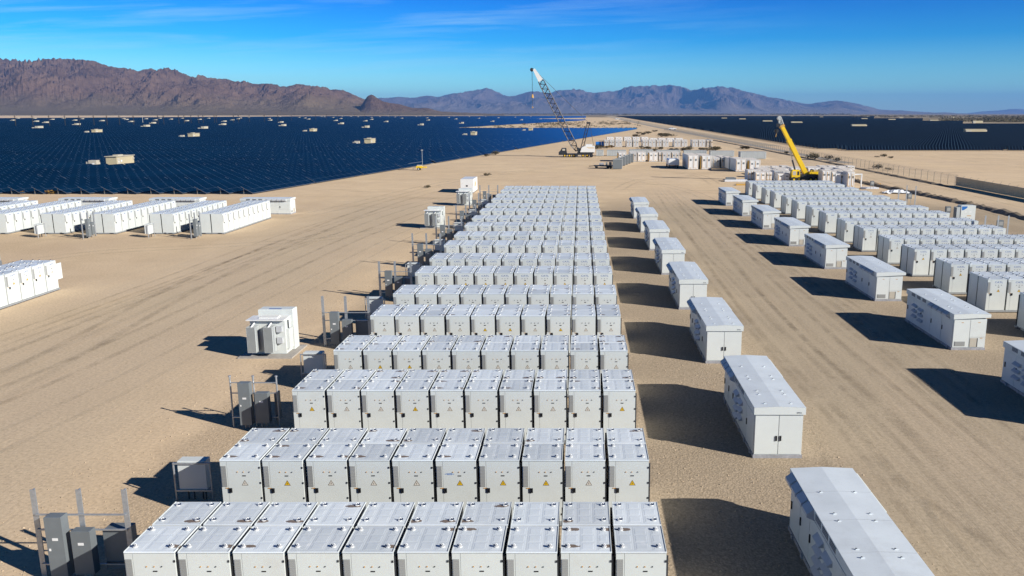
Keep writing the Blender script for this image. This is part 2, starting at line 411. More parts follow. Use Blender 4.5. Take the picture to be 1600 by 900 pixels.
def thing(name, tree, loc, rz, label, cat, group=None):
    """tree: list of (part name, mesh, [(sub-part name, mesh) ...]); shared meshes"""
    r = bpy.data.objects.new(name, None); r.empty_display_size = 0.3
    COL.objects.link(r); r.location = loc; r.rotation_euler = (0, 0, rz)
    setp(r, label, cat, group)
    for it in tree:
        o = link(it[0], it[1], r)
        for sub in (it[2] if len(it) > 2 else ()): link(sub[0], sub[1], o)
    return r
def struct(name, me, loc=None):
    return setp(link(name, me, None, loc), kind='structure')
ORD = ['', 'first', 'second', 'third', 'fourth', 'fifth', 'sixth', 'seventh', 'eighth', 'ninth', 'tenth', 'eleventh', 'twelfth', 'thirteenth', 'fourteenth', 'fifteenth', 'sixteenth', 'seventeenth', 'eighteenth', 'nineteenth', 'twentieth']
def nth(k):
    return ORD[k] if k < len(ORD) else '%d%s' % (k, {1: 'st', 2: 'nd', 3: 'rd'}.get(k % 10 if k % 100 not in (11, 12, 13) else 0, 'th'))

# ------------------------------------------------------------------ ground
def ground():
    b = MB()
    xs = [-60000, -3000, -400, 0, 400, 3000, 60000]; ys = [-3000, -100, 0, 100, 600, 4000, 30000, 75000]
    pts = [(x, y, 0) for y in ys for x in xs]
    n = len(xs)
    b.poly(pts, [(j * n + i, j * n + i + 1, (j + 1) * n + i + 1, (j + 1) * n + i) for j in range(len(ys) - 1) for i in range(n - 1)], GROUND)
    struct('ground', b.mesh('ground'))
    # service road running along the fence towards the horizon
    rm = paint('road_surface', (0.36, 0.315, 0.255), 0.9, var=0.14, scale=0.3)
    sm = paint('road_shoulder', (0.50, 0.40, 0.27), 0.95, var=0.15, scale=0.2)
    b = MB()
    b.poly([(69.6, 215, .012), (73.2, 215, .012), (76.2, 700, .012), (113, 3900, .012), (108, 3900, .012), (69.2, 700, .012)], [(0, 1, 2, 5), (5, 2, 3, 4)], rm)
    struct('service_road', b.mesh('service_road'))
    b = MB()
    b.poly([(73.6, 330, .008), (82, 330, .008), (86, 700, .008), (150, 3900, .008), (113.2, 3900, .008), (76.6, 700, .008)], [(0, 1, 2, 5), (5, 2, 3, 4)], sm)
    struct('road_shoulder', b.mesh('road_shoulder'))
    # cross roads in the panel fields
    for nm, pts in (('field_track', [gp(0, 188.2), gp(300, 187.1), gp(300, 186.3), gp(0, 187.3)]),
                    ('field_track', [gp(1320, 191.2), gp(1620, 194.6), gp(1620, 192.2), gp(1320, 190.4)])):
        b = MB(); b.poly([(p[0], p[1], 0.02) for p in pts], [(0, 1, 2, 3)], sm); struct(nm, b.mesh(nm))
ground()

# ------------------------------------------------------------------ wheel tracks and loose stones
def track_mat(name, c):
    m, t, p = mat(name)
    uv = N(t, 'ShaderNodeUVMap'); sp = N(t, 'ShaderNodeSeparateXYZ'); LK(t, uv.outputs[0], sp.inputs[0])
    g = N(t, 'ShaderNodeNewGeometry')
    n1 = N(t, 'ShaderNodeTexNoise', Scale=.55, Detail=5.0, Roughness=.7); LK(t, g.outputs['Position'], n1.inputs['Vector'])
    n2 = N(t, 'ShaderNodeTexNoise', Scale=14.0, Detail=3.0); LK(t, g.outputs['Position'], n2.inputs['Vector'])
    e = math_(t, 'SUBTRACT', 1.0, math_(t, 'ABSOLUTE', math_(t, 'MULTIPLY_ADD', sp.outputs[0], 2.0, -1.0)))
    ends = math_(t, 'MULTIPLY', math_(t, 'MULTIPLY', sp.outputs[1], 6.0, clamp=True), math_(t, 'MULTIPLY', math_(t, 'SUBTRACT', 1.0, sp.outputs[1]), 6.0, clamp=True), clamp=True)
    a = math_(t, 'MULTIPLY', math_(t, 'MULTIPLY', e, 1.6, clamp=True), ends)
    a = math_(t, 'MULTIPLY', a, ramp(t, [(.36, (.0, .0, .0)), (.72, (.25, .25, .25))], n1.outputs[0]).outputs[0])
    a = math_(t, 'MULTIPLY', a, math_(t, 'MULTIPLY_ADD', n2.outputs[0], 1.4, .3), clamp=True)
    p.inputs['Base Color'].default_value = (*c, 1); p.inputs['Roughness'].default_value = 1.0; p.inputs['Specular IOR Level'].default_value = .1
    LK(t, a, p.inputs['Alpha'])
    return m
TRK_D, TRK_L = track_mat('wheel_rut_dark', (0.245, 0.19, 0.135)), track_mat('wheel_rut_pale', (0.66, 0.54, 0.385))
def track(pts, w, m, z, gauge=1.9):
    """a pair of wheel marks along a smooth path through ground points"""
    P = [Vector((p[0], p[1], 0)) for p in pts]
    Q = []
    for i in range(len(P) - 1):
        a = P[max(0, i - 1)]; b_ = P[i]; c = P[i + 1]; d = P[min(len(P) - 1, i + 2)]
        for k in range(8):
            t_ = k / 8
            Q.append(0.5 * ((2 * b_) + (c - a) * t_ + (2 * a - 5 * b_ + 4 * c - d) * t_ * t_ + (3 * b_ - a - 3 * c + d) * t_ ** 3))
    Q.append(P[-1])
    me = bpy.data.meshes.new('wheel_track'); V = []; Fc = []; UV = []
    for off in (-gauge / 2, gauge / 2):
        o = len(V)
        for i, q in enumerate(Q):
            d = (Q[min(i + 1, len(Q) - 1)] - Q[max(i - 1, 0)]).normalized(); n_ = Vector((-d.y, d.x, 0))
            for e in (-1, 1): V.append(tuple(q + n_ * (off + e * w / 2) + Vector((0, 0, z)))); UV.append(((e + 1) / 2, i / (len(Q) - 1)))
        Fc += [(o + 2 * i, o + 2 * i + 1, o + 2 * i + 3, o + 2 * i + 2) for i in range(len(Q) - 1)]
    me.from_pydata(V, [], Fc); me.materials.append(m)
    ul = me.uv_layers.new(name='UVMap')
    for l in me.loops: ul.data[l.index].uv = UV[l.vertex_index]
    struct('wheel_track', me)
_tr = random.Random(21); _z = .014
def tpx(*pp): return [gp(*q) for q in pp]
paths = []
for k in range(11):      # along the lane between the enclosures
    x = 10.2 + k * .88 + _tr.uniform(-.3, .3)
    y = 14.0; pp = []
    while y < 150: pp.append((x + _tr.uniform(-.35, .35) + .6 * math.sin(y * .03 + k), y)); y += 16
    paths.append((pp[_tr.randrange(0, 2):len(pp) - _tr.randrange(0, 4)], _tr.uniform(.32, .6)))
for k in range(4):       # lane left of the centre block, sweeping out to the yard
    x = -33 + k * 4.2 + _tr.uniform(-.8, .8)
    paths.append(([(x - 6 + _tr.uniform(-1, 1), 16), (x - 2, 36), (x + _tr.uniform(-1, 1), 60), (x + 1 + k * .2, 88), (x + 5 + k * .6, 118), (x + 16 + k, 150), (x + 30 + k * 1.5, 185)][:_tr.randrange(5, 8)], _tr.uniform(.35, .8)))
paths += [(tpx((-60, 640), (160, 520), (330, 430), (470, 370), (600, 320), (700, 292)), .7), (tpx((-40, 420), (150, 395), (330, 385), (520, 372), (640, 350)), .6), (tpx((-40, 560), (200, 470), (420, 392), (560, 352)), .5),
          (tpx((440, 345), (560, 318), (700, 285), (860, 262), (1000, 250)), .8), (tpx((960, 300), (1000, 282), (1080, 275), (1180, 262)), .7), (tpx((700, 275), (820, 268), (960, 278), (1080, 300), (1160, 350), (1300, 450), (1500, 620), (1640, 760)), .6),
          (tpx((1330, 720), (1360, 760), (1420, 800), (1520, 880)), .45), (tpx((1300, 640), (1335, 720), (1400, 770), (1420, 850)), .4), (tpx((960, 262), (1080, 272), (1120, 290)), .9),
          (tpx((1340, 262), (1440, 285), (1540, 308), (1640, 332)), .7), (tpx((1300, 262), (1400, 292), (1500, 318), (1640, 356)), .6), (tpx((1400, 240), (1500, 250), (1640, 268)), 1.0)]
for k, (pp, w) in enumerate(paths):
    track(pp, w, TRK_D if k % 2 else TRK_L, _z + .0011 * k, 1.9 if k % 3 else 2.3)
def stones():
    rr = random.Random(4); b = MB(); sm = paint('loose_stone', (0.42, 0.325, 0.22), 0.95, var=0.45, scale=1.5)
    for _ in range(3200):
        if rr.random() < .6: x, y = rr.uniform(2.6, 10.5), 14 + 60 * rr.random() ** 1.6
        else: x, y = rr.uniform(-19, -12), 16 + 45 * rr.random() ** 1.5
        r_ = rr.uniform(.018, .05); a = rr.uniform(0, 6.28)
        p = [(x + r_ * math.cos(a + i * 1.571) * rr.uniform(.8, 1.5), y + r_ * math.sin(a + i * 1.571) * rr.uniform(.7, 1.2), -.005) for i in range(4)]
        b.poly(p + [(x + rr.uniform(-.3, .3) * r_, y, r_ * rr.uniform(.7, 1.1))], [(0, 1, 4), (1, 2, 4), (2, 3, 4), (3, 0, 4)], sm)
    setp(link('gravel', b.mesh('gravel')), 'loose stones strewn beside the cabinets', 'gravel', None, 'stuff')
stones()

# ------------------------------------------------------------------ mountains
def interp(pts, x):
    xs = [p[0] for p in pts]; ys = [p[1] for p in pts]
    return np.interp(x, xs, ys)
def ridged(x, y, oct=6, H=1.0, seed=0.0):
    v = 0.0; a = 1.0; w = 1.0; fr = 1.0; tot = 0
    for o in range(oct):
        n = 1.0 - abs(noise.noise(Vector((x * fr + seed, y * fr + seed * 1.7, seed * 0.3))))
        n = n * n * w; w = min(1.0, max(0.0, n * 1.8)); v += n * a; tot += a; a *= 0.5 ** H; fr *= 2.05
    return v / tot
def mountain(name, sky_px, D0, D1, D2, mt, nx, ny, wl, seed, fan, x0, x1, amp=0.85, base_drop=0.0, ridge_t=0.62):
    """a range whose crest, seen from the yard, follows the skyline; D0 foot, D1 crest, D2 back foot"""
    us = np.linspace(x0, x1, nx)
    top = interp(sky_px, us)
    xs_, zs_ = np.zeros((ny, nx)), np.zeros((ny, nx)); Yv = np.zeros(ny)
    ts = np.linspace(0, 1, ny)
    for j, t in enumerate(ts): Yv[j] = D0 + (D1 - D0) * (t / ridge_t) if t < ridge_t else D1 + (D2 - D1) * (t - ridge_t) / (1 - ridge_t)
    raw = np.zeros((ny, nx)); Xv = np.zeros((ny, nx))
    for j in range(ny):
        for i in range(nx):
            X = (us[i] - CX) / F_PX * Yv[j] * _c * 1.02
            Xv[j, i] = X
            t = ts[j]
            wx = X + 0.25 * wl * noise.noise(Vector((X / wl, Yv[j] / wl, seed)))
            r = ridged(wx / wl, Yv[j] / wl * 0.42, 7, 0.9, seed)
            if t < ridge_t:
                q = t / ridge_t
                fanp = fan * min(1, q / 0.35) * 0.9
                prof = max(0.0, (q - 0.22) / 0.78); prof = prof ** 1.15
                ce = max(0.0, min(1.0, (q - .80) / .2)); ae = amp * (1 - .62 * ce * ce * (3 - 2 * ce))
                hh = fanp + (1 - fan) * prof * ((1 - ae) + ae * 1.55 * r)
                foot = max(0, min(1, (q - 0.12) / 0.25)) * max(0, 1 - abs(q - 0.42) / 0.2)
                hh += 0.30 * foot * max(0, r - 0.42) * 1.4
            else:
                q = 1 - (t - ridge_t) / (1 - ridge_t)
                ae = amp * (.38 + .62 * (1 - q)); hh = q ** 0.8 * ((1 - ae) + ae * 1.55 * r)
            raw[j, i] = hh
    # scale columns (smoothly) so that the visible crest meets the skyline
    want = np.array([at(us[i], top[i] + 1.3 * noise.fractal(Vector((us[i] * .11, seed, 0)), 0.8, 2.0, 4), D1)[1] / D1 for i in range(nx)])   # elevation tangent incl. camera height
    got = (raw / Yv[:, None]).max(0)
    k = (want - 0) / np.maximum(got, 1e-9)
    ker = 9
    ks = np.convolve(np.pad(k, ker, mode='edge'), np.ones(2 * ker + 1) / (2 * ker + 1), 'valid')
    z = raw * ks[None, :]
    corr = np.clip(want / np.maximum((z / Yv[:, None]).max(0), 1e-9) - 1, -.35, .35)
    corr = np.convolve(np.pad(corr, 3, mode='edge'), np.ones(7) / 7, 'valid')
    ks = np.minimum(ks, np.percentile(ks, 90) * 1.5)
    for j in range(ny):
        q = ts[j] / ridge_t if ts[j] < ridge_t else 1.0
        wq = max(0.0, min(1.0, (q - .55) / .35)); wq = wq * wq * (3 - 2 * wq)
        z[j] *= 1 + corr * wq
    z[0, :] = -5; z[-1, :] = -5
    b = MB()
    b.v = [(float(Xv[j, i]), float(Yv[j]), float(z[j, i])) for j in range(ny) for i in range(nx)]
    b.mats = [mt]
    b.f = [(j * nx + i, j * nx + i + 1, (j + 1) * nx + i + 1, (j + 1) * nx + i) for j in range(ny - 1) for i in range(nx - 1)]
    b.m = [0] * len(b.f)
    return struct(name, b.mesh(name))
SKY_L = [(-250, 112), (-160, 100), (-80, 97), (0, 93), (30, 92), (55, 93), (62, 95), (85, 94), (105, 91), (125, 91.5), (150, 93), (172, 95), (190, 103), (215, 106), (228, 108), (236, 112),
         (245, 108), (262, 107), (272, 109), (280, 105), (295, 110), (318, 121), (332, 117), (345, 122), (357, 123), (368, 123), (385, 128), (398, 126), (412, 132), (428, 130), (445, 132), (455, 136),
         (465, 134), (480, 131), (495, 134), (510, 134), (525, 139), (545, 141), (560, 147), (572, 153), (590, 160), (610, 167), (640, 171), (680, 173.5), (720, 175.5), (760, 177.3), (790, 178.5)]
SKY_B = [(560, 158), (600, 153), (630, 151), (650, 153), (678, 149), (690, 152), (705, 147), (725, 144), (740, 142), (765, 138), (775, 141), (790, 149), (800, 151), (815, 148), (832, 142),
         (857, 145.5), (885, 140), (907, 140), (925, 145.5), (947, 142.5), (962, 142.5), (980, 135), (1015, 134), (1052, 132.5), (1077, 141), (1095, 138), (1120, 134.5), (1150, 140), (1175, 147),
         (1200, 152.5), (1215, 155), (1250, 162), (1270, 161), (1290, 157), (1310, 158), (1340, 164), (1365, 171), (1400, 173), (1440, 175), (1480, 176.8), (1520, 178)]
SKY_R = [(1490, 178), (1515, 175), (1530, 173.5), (1550, 172.5), (1570, 169.5), (1585, 171.5), (1600, 171), (1640, 170), (1700, 173), (1760, 178)]
ML = rock_mat('near_range_rock', (0.105, 0.062, 0.042), (0.27, 0.175, 0.120), (0.24, 0.185, 0.115), 20, 190)
MR = rock_mat('far_range_rock', (0.09, 0.064, 0.055), (0.20, 0.15, 0.125), (0.26, 0.21, 0.165), 30, 330)
mountain('mountain_range', SKY_L, 5200, 8200, 10500, ML, 560, 110, 640.0, 3.1, 0.10, -240, 790, amp=0.95)
mountain('foothill', [(560, 178), (572, 164), (585, 146.6), (592, 149), (603, 158), (618, 161.5), (632, 163), (648, 168), (660, 169.5), (672, 168.5), (682, 171), (700, 176), (715, 178)],
         6300, 6700, 7300, rock_mat('foothill_rock', (0.105, 0.064, 0.046), (0.25, 0.165, 0.115), (0.23, 0.175, 0.115), 5, 60), 90, 40, 420.0, 9.0, 0.05, 556, 716, amp=0.5)
mountain('far_mountain_range', SKY_B, 17500, 24000, 29000, MR, 480, 90, 1700.0, 11.7, 0.08, 556, 1520, amp=0.92)
mountain('far_mountain_range', SKY_R, 30000, 36000, 40000, MR, 90, 36, 2600.0, 21.0, 0.08, 1490, 1760)

# ------------------------------------------------------------------ battery cabinets
ZB, ZT = 0.14, 2.27
def text_mesh(body, size, m, depth=0.002):
    cu = bpy.data.curves.new('lettering', 'FONT'); cu.body = body; cu.size = size; cu.extrude = depth
    cu.align_x = 'CENTER'; cu.align_y = 'CENTER'; cu.resolution_u = 2
    o = bpy.data.objects.new('lettering', cu); COL.objects.link(o)
    dg = bpy.context.evaluated_depsgraph_get()
    me = bpy.data.meshes.new_from_object(o.evaluated_get(dg))
    bpy.data.objects.remove(o)
    me.materials.clear(); me.materials.append(m)
    return me
def xf(me, M):
    me.transform(M); return me
def stand_text(body, size, m, x, y, z, stretch=1.0):
    me = text_mesh(body, size, m)
    return xf(me, Matrix.Translation((x, y, z)) @ Matrix.Rotation(math.pi / 2, 4, 'X') @ Matrix.Diagonal((stretch, 1, 1, 1)))
def side(sx, m=WHITE):
    return m
def cab_base(): return MB().box(-.684, .684, -.72, .655, 0.05, ZB + .02, PLINTH).box(-.687, -.6845, -.45, .0, .06, .13, DARK).box(.6845, .687, -.45, .0, .06, .13, DARK).box(-.6, .6, -.68, .6, 0, .0495, DARK).box(-.66, -.5, -.64, .64, 0, 0.05, DARK).box(.5, .66, -.64, .64, 0, 0.05, DARK).mesh('base_frame')
def cab_body(): return MB().box(-.632, .632, -.625, .610, ZB, ZT - .035, WHITE).box(-.60, .60, .611, .64, ZB, ZT - .06, DARK).box(.633, .686, -.60, -.55, ZB, 2.12, DARK).mesh('body')  # dark strip at the right side is added to paint the shade between cabinets
def cab_roof(det):
    b = MB().bev(-.642, .642, -.652, .645, ZT - .035, ZT, ROOF, 0.012)
    if det:
        for cx_ in (-.38, .04, .44):
            w = .175 if cx_ != .44 else .12
            b.plate(cx_ - w - .025, cx_ + w + .025, -.575, .575, ZT + .0005, ZT + .0025, ROOF, 0.022)
            for k in range(3):
                y0 = -.54 + k * .37
                b.plate(cx_ - w + .02, cx_ + w - .02, y0, y0 + .31, ZT + .003, ZT + .006, ROOF, 0.024)
        b.box(-.642, -.628, -.64, .63, ZT, ZT + .010, WHITE).box(.620, .642, -.64, .63, ZT, ZT + .014, WHITE)
    return b.mesh('roof')
LUGS = ((-.46, -.42), (.46, -.42), (-.46, .42), (.46, .42))
def lug(x, y, z=ZT + .012):
    b = MB(); b.bar((x, y, z), (x, y, z + .018), .062, LUGM, 10)
    pts = []
    for k in range(8):
        a = k / 8 * 2 * math.pi; a2 = (k + 1) / 8 * 2 * math.pi
        b.bar((x + .032 * math.cos(a), y, z + .05 + .032 * math.sin(a)), (x + .032 * math.cos(a2), y, z + .05 + .032 * math.sin(a2)), .010, LUGM, 4)
    b.box(x - .075, x - .012, y - .03, y + .03, z + .0181, z + .05, LUGD)  # shadow on the lug's left half, modelled as a dark blue block
    return b.mesh('lifting_lug')
def lugs_simple():
    b = MB()
    for x, y in LUGS:
        b.bar((x, y, ZT), (x, y, ZT + .03), .055, LUGM, 6)
        b.box(x - .012, x + .012, y - .04, y + .04, ZT + .03, ZT + .085, LUGD)
    return b
FY = -.655
def door():
    b = MB().box(-.632, -.425, FY, FY + .03, ZB + .03, ZT - .05, WHITE).box(-.417, .632, FY - .004, FY + .03, ZB + .03, ZT - .05, WHITE)
    return b.mesh('door')
def vent():
    b = MB().box(-.612, -.452, FY - .010, FY - .0005, 1.36, 2.07, VENT)
    for k in range(14): b.box(-.608, -.456, FY - .016, FY - .0105, 1.375 + k * .05, 1.40 + k * .05, VENT)
    return b.mesh('vent_grille')
def handle():
    return MB().box(-.40, -.355, FY - .035, FY - .005, 1.17, 1.32, BLACK).box(-.34, -.305, FY - .045, FY - .005, 1.17, 1.32, BLACK).box(-.52, -.405, FY - .008, FY - .0005, 1.30, 1.325, AMBER).mesh('door_handle')
def plate(): return MB().box(.055, .165, FY - .012, FY - .0045, 1.725, 1.755, BLACK).mesh('nameplate')
def light(x, m): return MB().bar((x, FY - .0045, 1.87), (x, FY - .022, 1.87), .016, m, 8).mesh('indicator_light')
def hinge(z): return MB().box(.60, .640, FY - .02, FY - .0045, z - .03, z + .03, DARK).mesh('hinge')
def sign(m):
    b = MB(); cx_, cz, s = .115, 1.475, .105
    y0 = FY - .006
    def tri(sc, y, mt):
        b.poly([(cx_ - s * sc, y, cz - s * .62 * sc), (cx_ + s * sc, y, cz - s * .62 * sc), (cx_, y, cz + s * 1.15 * sc)], [(0, 1, 2)], mt)
    tri(1.0, y0, BROWN); tri(.76, y0 - .002, m)
    b.poly([(cx_ + .012, y0 - .004, cz + .05), (cx_ - .02, y0 - .004, cz - .002), (cx_ + .0, y0 - .004, cz + .002), (cx_ - .014, y0 - .004, cz - .045), (cx_ + .022, y0 - .004, cz + .012), (cx_ + .004, y0 - .004, cz + .008)], [(0, 1, 2, 5), (2, 3, 4, 5)], BROWN)
    return b.mesh('warning_sign')
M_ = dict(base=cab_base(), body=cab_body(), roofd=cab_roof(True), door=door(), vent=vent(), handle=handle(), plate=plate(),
          l1=light(-.095, AMBER), l2=light(.095, AMBER), l3=light(.285, DARK), h1=hinge(2.02), h2=hinge(1.5), h3=hinge(.98), h4=hinge(.42),
          sy=sign(YELLOW), sf=sign(FADED), logo=stand_text('CATL', .17, BLUE, .10, FY - .006, 2.06, 1.3))
M_['lug'] = [lug(x, y) for x, y in LUGS]
_b = lugs_simple(); _b.bev(-.642, .642, -.652, .645, ZT - .035, ZT, ROOF, 0.012); M_['roofs'] = _b.mesh('roof')
_b = MB(); _b.box(.055, .165, FY - .01, FY - .0045, 1.72, 1.76, BLACK)
for x in (-.095, .095, .285): _b.box(x - .017, x + .017, FY - .02, FY - .0045, 1.853, 1.887, DARK)
M_['marks'] = _b.mesh('nameplate')
def cab_tree(level, yellow, logo, front=True):
    if level == 2:
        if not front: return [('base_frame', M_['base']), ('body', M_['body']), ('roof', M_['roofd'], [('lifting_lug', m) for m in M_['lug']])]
        sub = [('vent_grille', M_['vent']), ('door_handle', M_['handle']), ('nameplate', M_['plate']), ('indicator_light', M_['l1']), ('indicator_light', M_['l2']), ('indicator_light', M_['l3']),
               ('warning_sign', M_['sy'] if yellow else M_['sf'])] + [('hinge', M_[k]) for k in ('h1', 'h2', 'h3', 'h4')]
        if logo: sub.append(('lettering', M_['logo']))
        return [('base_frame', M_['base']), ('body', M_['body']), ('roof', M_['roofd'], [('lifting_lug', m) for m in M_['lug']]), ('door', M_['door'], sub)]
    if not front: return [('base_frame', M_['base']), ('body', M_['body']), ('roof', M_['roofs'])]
    sub = [('vent_grille', M_['vent']), ('door_handle', M_['handle']), ('nameplate', M_['marks']), ('warning_sign', M_['sy'] if yellow else M_['sf'])]
    if logo: sub.append(('lettering', M_['logo']))
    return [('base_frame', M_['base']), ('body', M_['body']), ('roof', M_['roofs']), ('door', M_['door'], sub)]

PITCH_C = 1.3733
cabs = []   # dict(x,y,rz,block,row,col,front)
ROWY = [18.27]
for i in range(17): ROWY.append(ROWY[-1] + (5.416 if i % 2 == 0 else 6.514))
for r, y in enumerate(ROWY):
    for c in range(10):
        x = -11.50 + .65 + c * PITCH_C
        cabs.append(dict(x=x, y=y + .65, rz=0, block='centre', row=r + 1, col=c + 1, front=True))
        cabs.append(dict(x=x, y=y + 1.99, rz=math.pi, block='centre', row=r + 1, col=c + 1, front=False))
RY = [45.4]
for i in range(14): RY.append(RY[-1] + (6.514 if i % 2 == 0 else 5.416))
for r, y in enumerate(RY):
    for c in range(10):
        x = 26.98 + .65 + c * PITCH_C
        cabs.append(dict(x=x, y=y + .65, rz=0, block='right', row=r + 1, col=c + 1, front=True))
        cabs.append(dict(x=x, y=y + 1.99, rz=math.pi, block='right', row=r + 1, col=c + 1, front=False))
LX = [-39.42, -44.87, -51.35, -56.8, -63.3, -68.75, -75.2]
for r, x in enumerate(LX):
    for c in range(10):
        y = 87.3 + .65 + c * PITCH_C
        cabs.append(dict(x=x - .65, y=y, rz=math.pi / 2, block='left', row=r + 1, col=c + 1, front=True))
        cabs.append(dict(x=x - 1.99, y=y, rz=-math.pi / 2, block='left', row=r + 1, col=c + 1, front=False))
for c in range(10):
    y = 58.95 - .65 - c * PITCH_C
    cabs.append(dict(x=-39.42 - .65, y=y, rz=math.pi / 2, block='near_left', row=1, col=c + 1, front=True))
    cabs.append(dict(x=-39.42 - 1.99, y=y, rz=-math.pi / 2, block='near_left', row=1, col=c + 1, front=False))
def vis(c):
    for dx in (-.6, .6):
        for z in (0.2, 2.27):
            u, v = px(c['x'] + dx, c['y'] - .6, z)
            if 0 <= u <= 1600 and 0 <= v <= 900: return True
    return False
for c in cabs:
    c['vis'] = vis(c); c['d'] = c['y'] + (0.6 if not c['front'] else 0)
order = sorted([c for c in cabs if c['vis']], key=lambda c: c['d'])
chosen = set(id(c) for c in order[:296])
YEL = {(2, 2), (2, 6), (2, 7), (2, 8), (2, 10), (3, 1), (3, 4), (3, 10), (1, 4), (4, 3), (5, 5), (5, 6), (5, 8), (4, 2)}
rg = random.Random(5)
far_parts = []
for c in cabs:
    yl = (c['row'], c['col']) in YEL if c['block'] == 'centre' and c['row'] <= 5 else rg.random() < 0.45
    logo = not (c['block'] == 'centre' and c['row'] < 7)
    if id(c) in chosen:
        lv = 2 if (c['d'] < 42 and c['block'] == 'centre') else 1
        if c['block'] == 'centre':
            gname = 'battery cabinets of the centre block'
            row = ('nearest' if c['row'] == 1 else nth(c['row']) + ' nearest')
            if c['front']:
                sg = ('yellow' if yl else 'faded') + ' warning triangle'
                lab = ('pale grey battery cabinet, %s, %s from left in %s centre row' % (sg, nth(c['col']), row)) if 1 < c['row'] < 6 else \
                      ('pale grey battery cabinet with vent grille, %s from left, front of %s centre row' % (nth(c['col']), row))
            else: lab = 'rear battery cabinet showing only its roof, %s from left in %s centre row' % (nth(c['col']), row)
        elif c['block'] == 'right':
            gname = 'battery cabinets of the right block'
            row = ('nearest' if c['row'] == 1 else nth(c['row']) + ' nearest')
            lab = ('white cabinet with blue lettering, %s from left, front of %s right block row' if c['front'] else 'rear white cabinet, %s from left behind the %s right block row') % (nth(c['col']), row)
        elif c['block'] == 'left':
            gname = 'battery cabinets of the left block'
            lab = ('white cabinet facing right, %s from near end of %s left block row from right' if c['front'] else 'white cabinet facing left, %s from near end of %s left block row from right') % (nth(c['col']), nth(c['row']))
        else:
            gname = 'battery cabinets at the left edge'
            lab = ('sunlit white cabinet at left edge of yard, %s from the far end of its row' if c['front'] else 'rear cabinet at left edge of yard, %s from far end, only roof showing') % nth(c['col'])
        o = thing('battery_cabinet', cab_tree(lv, yl, logo, c['front']), (c['x'] + rg.uniform(-.010, .010), c['y'] + (0 if c['front'] else .004) + rg.uniform(-.008, .008), 0), c['rz'] + rg.uniform(-.004, .004), lab, 'battery cabinet', gname)
        if c['block'] == 'centre' and c['row'] == 2 and c['col'] == 6 and c['front']:
            b = MB(); yy_ = FY - .0065
            for (x0, z0, x1, z1) in ((-.36, 1.79, -.25, 1.80), (-.28, 1.77, -.12, 1.775), (-.2, 1.81, -.06, 1.79), (-.3, 1.80, -.14, 1.815)):
                b.poly([(x0, yy_, z0), (x1, yy_, z1), (x1, yy_, z1 + .015), (x0, yy_, z0 + .02)], [(0, 1, 2, 3)], BLUEP)
            link('marker_scrawl', b.mesh('scrawl'), o)
    else: far_parts.append((c, yl))
def join_far(parts):
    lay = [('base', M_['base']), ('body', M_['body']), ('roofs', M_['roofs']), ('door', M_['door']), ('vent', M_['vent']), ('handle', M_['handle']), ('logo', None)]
    lm_ = MB().box(-.05, .27, FY - .012, FY - .0045, 2.03, 2.08, BLUE).mesh('x')
    src = [m for k, m in lay if m] + [lm_]
    mats = []; V = []; Fc = []; Mi = []; off = 0
    arr = []
    for me in src:
        v = np.array([tuple(q.co) for q in me.vertices]); fs = [tuple(p.vertices) for p in me.polygons]
        mi = []
        for p in me.polygons:
            mt = me.materials[p.material_index]
            if mt not in mats: mats.append(mt)
            mi.append(mats.index(mt))
        arr.append((v, fs, mi))
    for c, yl in parts:
        cs, sn = math.cos(c['rz']), math.sin(c['rz'])
        for k, (v, fs, mi) in enumerate(arr):
            if not c['front'] and k >= 3: continue
            w = v.copy(); w[:, 0] = v[:, 0] * cs - v[:, 1] * sn + c['x']; w[:, 1] = v[:, 0] * sn + v[:, 1] * cs + c['y']
            V.append(w); Fc += [tuple(i + off for i in f) for f in fs]; Mi += mi; off += len(v)
    me = bpy.data.meshes.new('battery_cabinet')
    me.from_pydata(np.concatenate(V).tolist(), [], Fc)
    for m in mats: me.materials.append(m)
    me.polygons.foreach_set('material_index', Mi); me.update()
    return me
setp(link('battery_cabinet', join_far(far_parts)), 'distant rows of small white battery cabinets at the far ends of the blocks', 'battery cabinets', 'battery cabinets of the far rows', 'stuff')

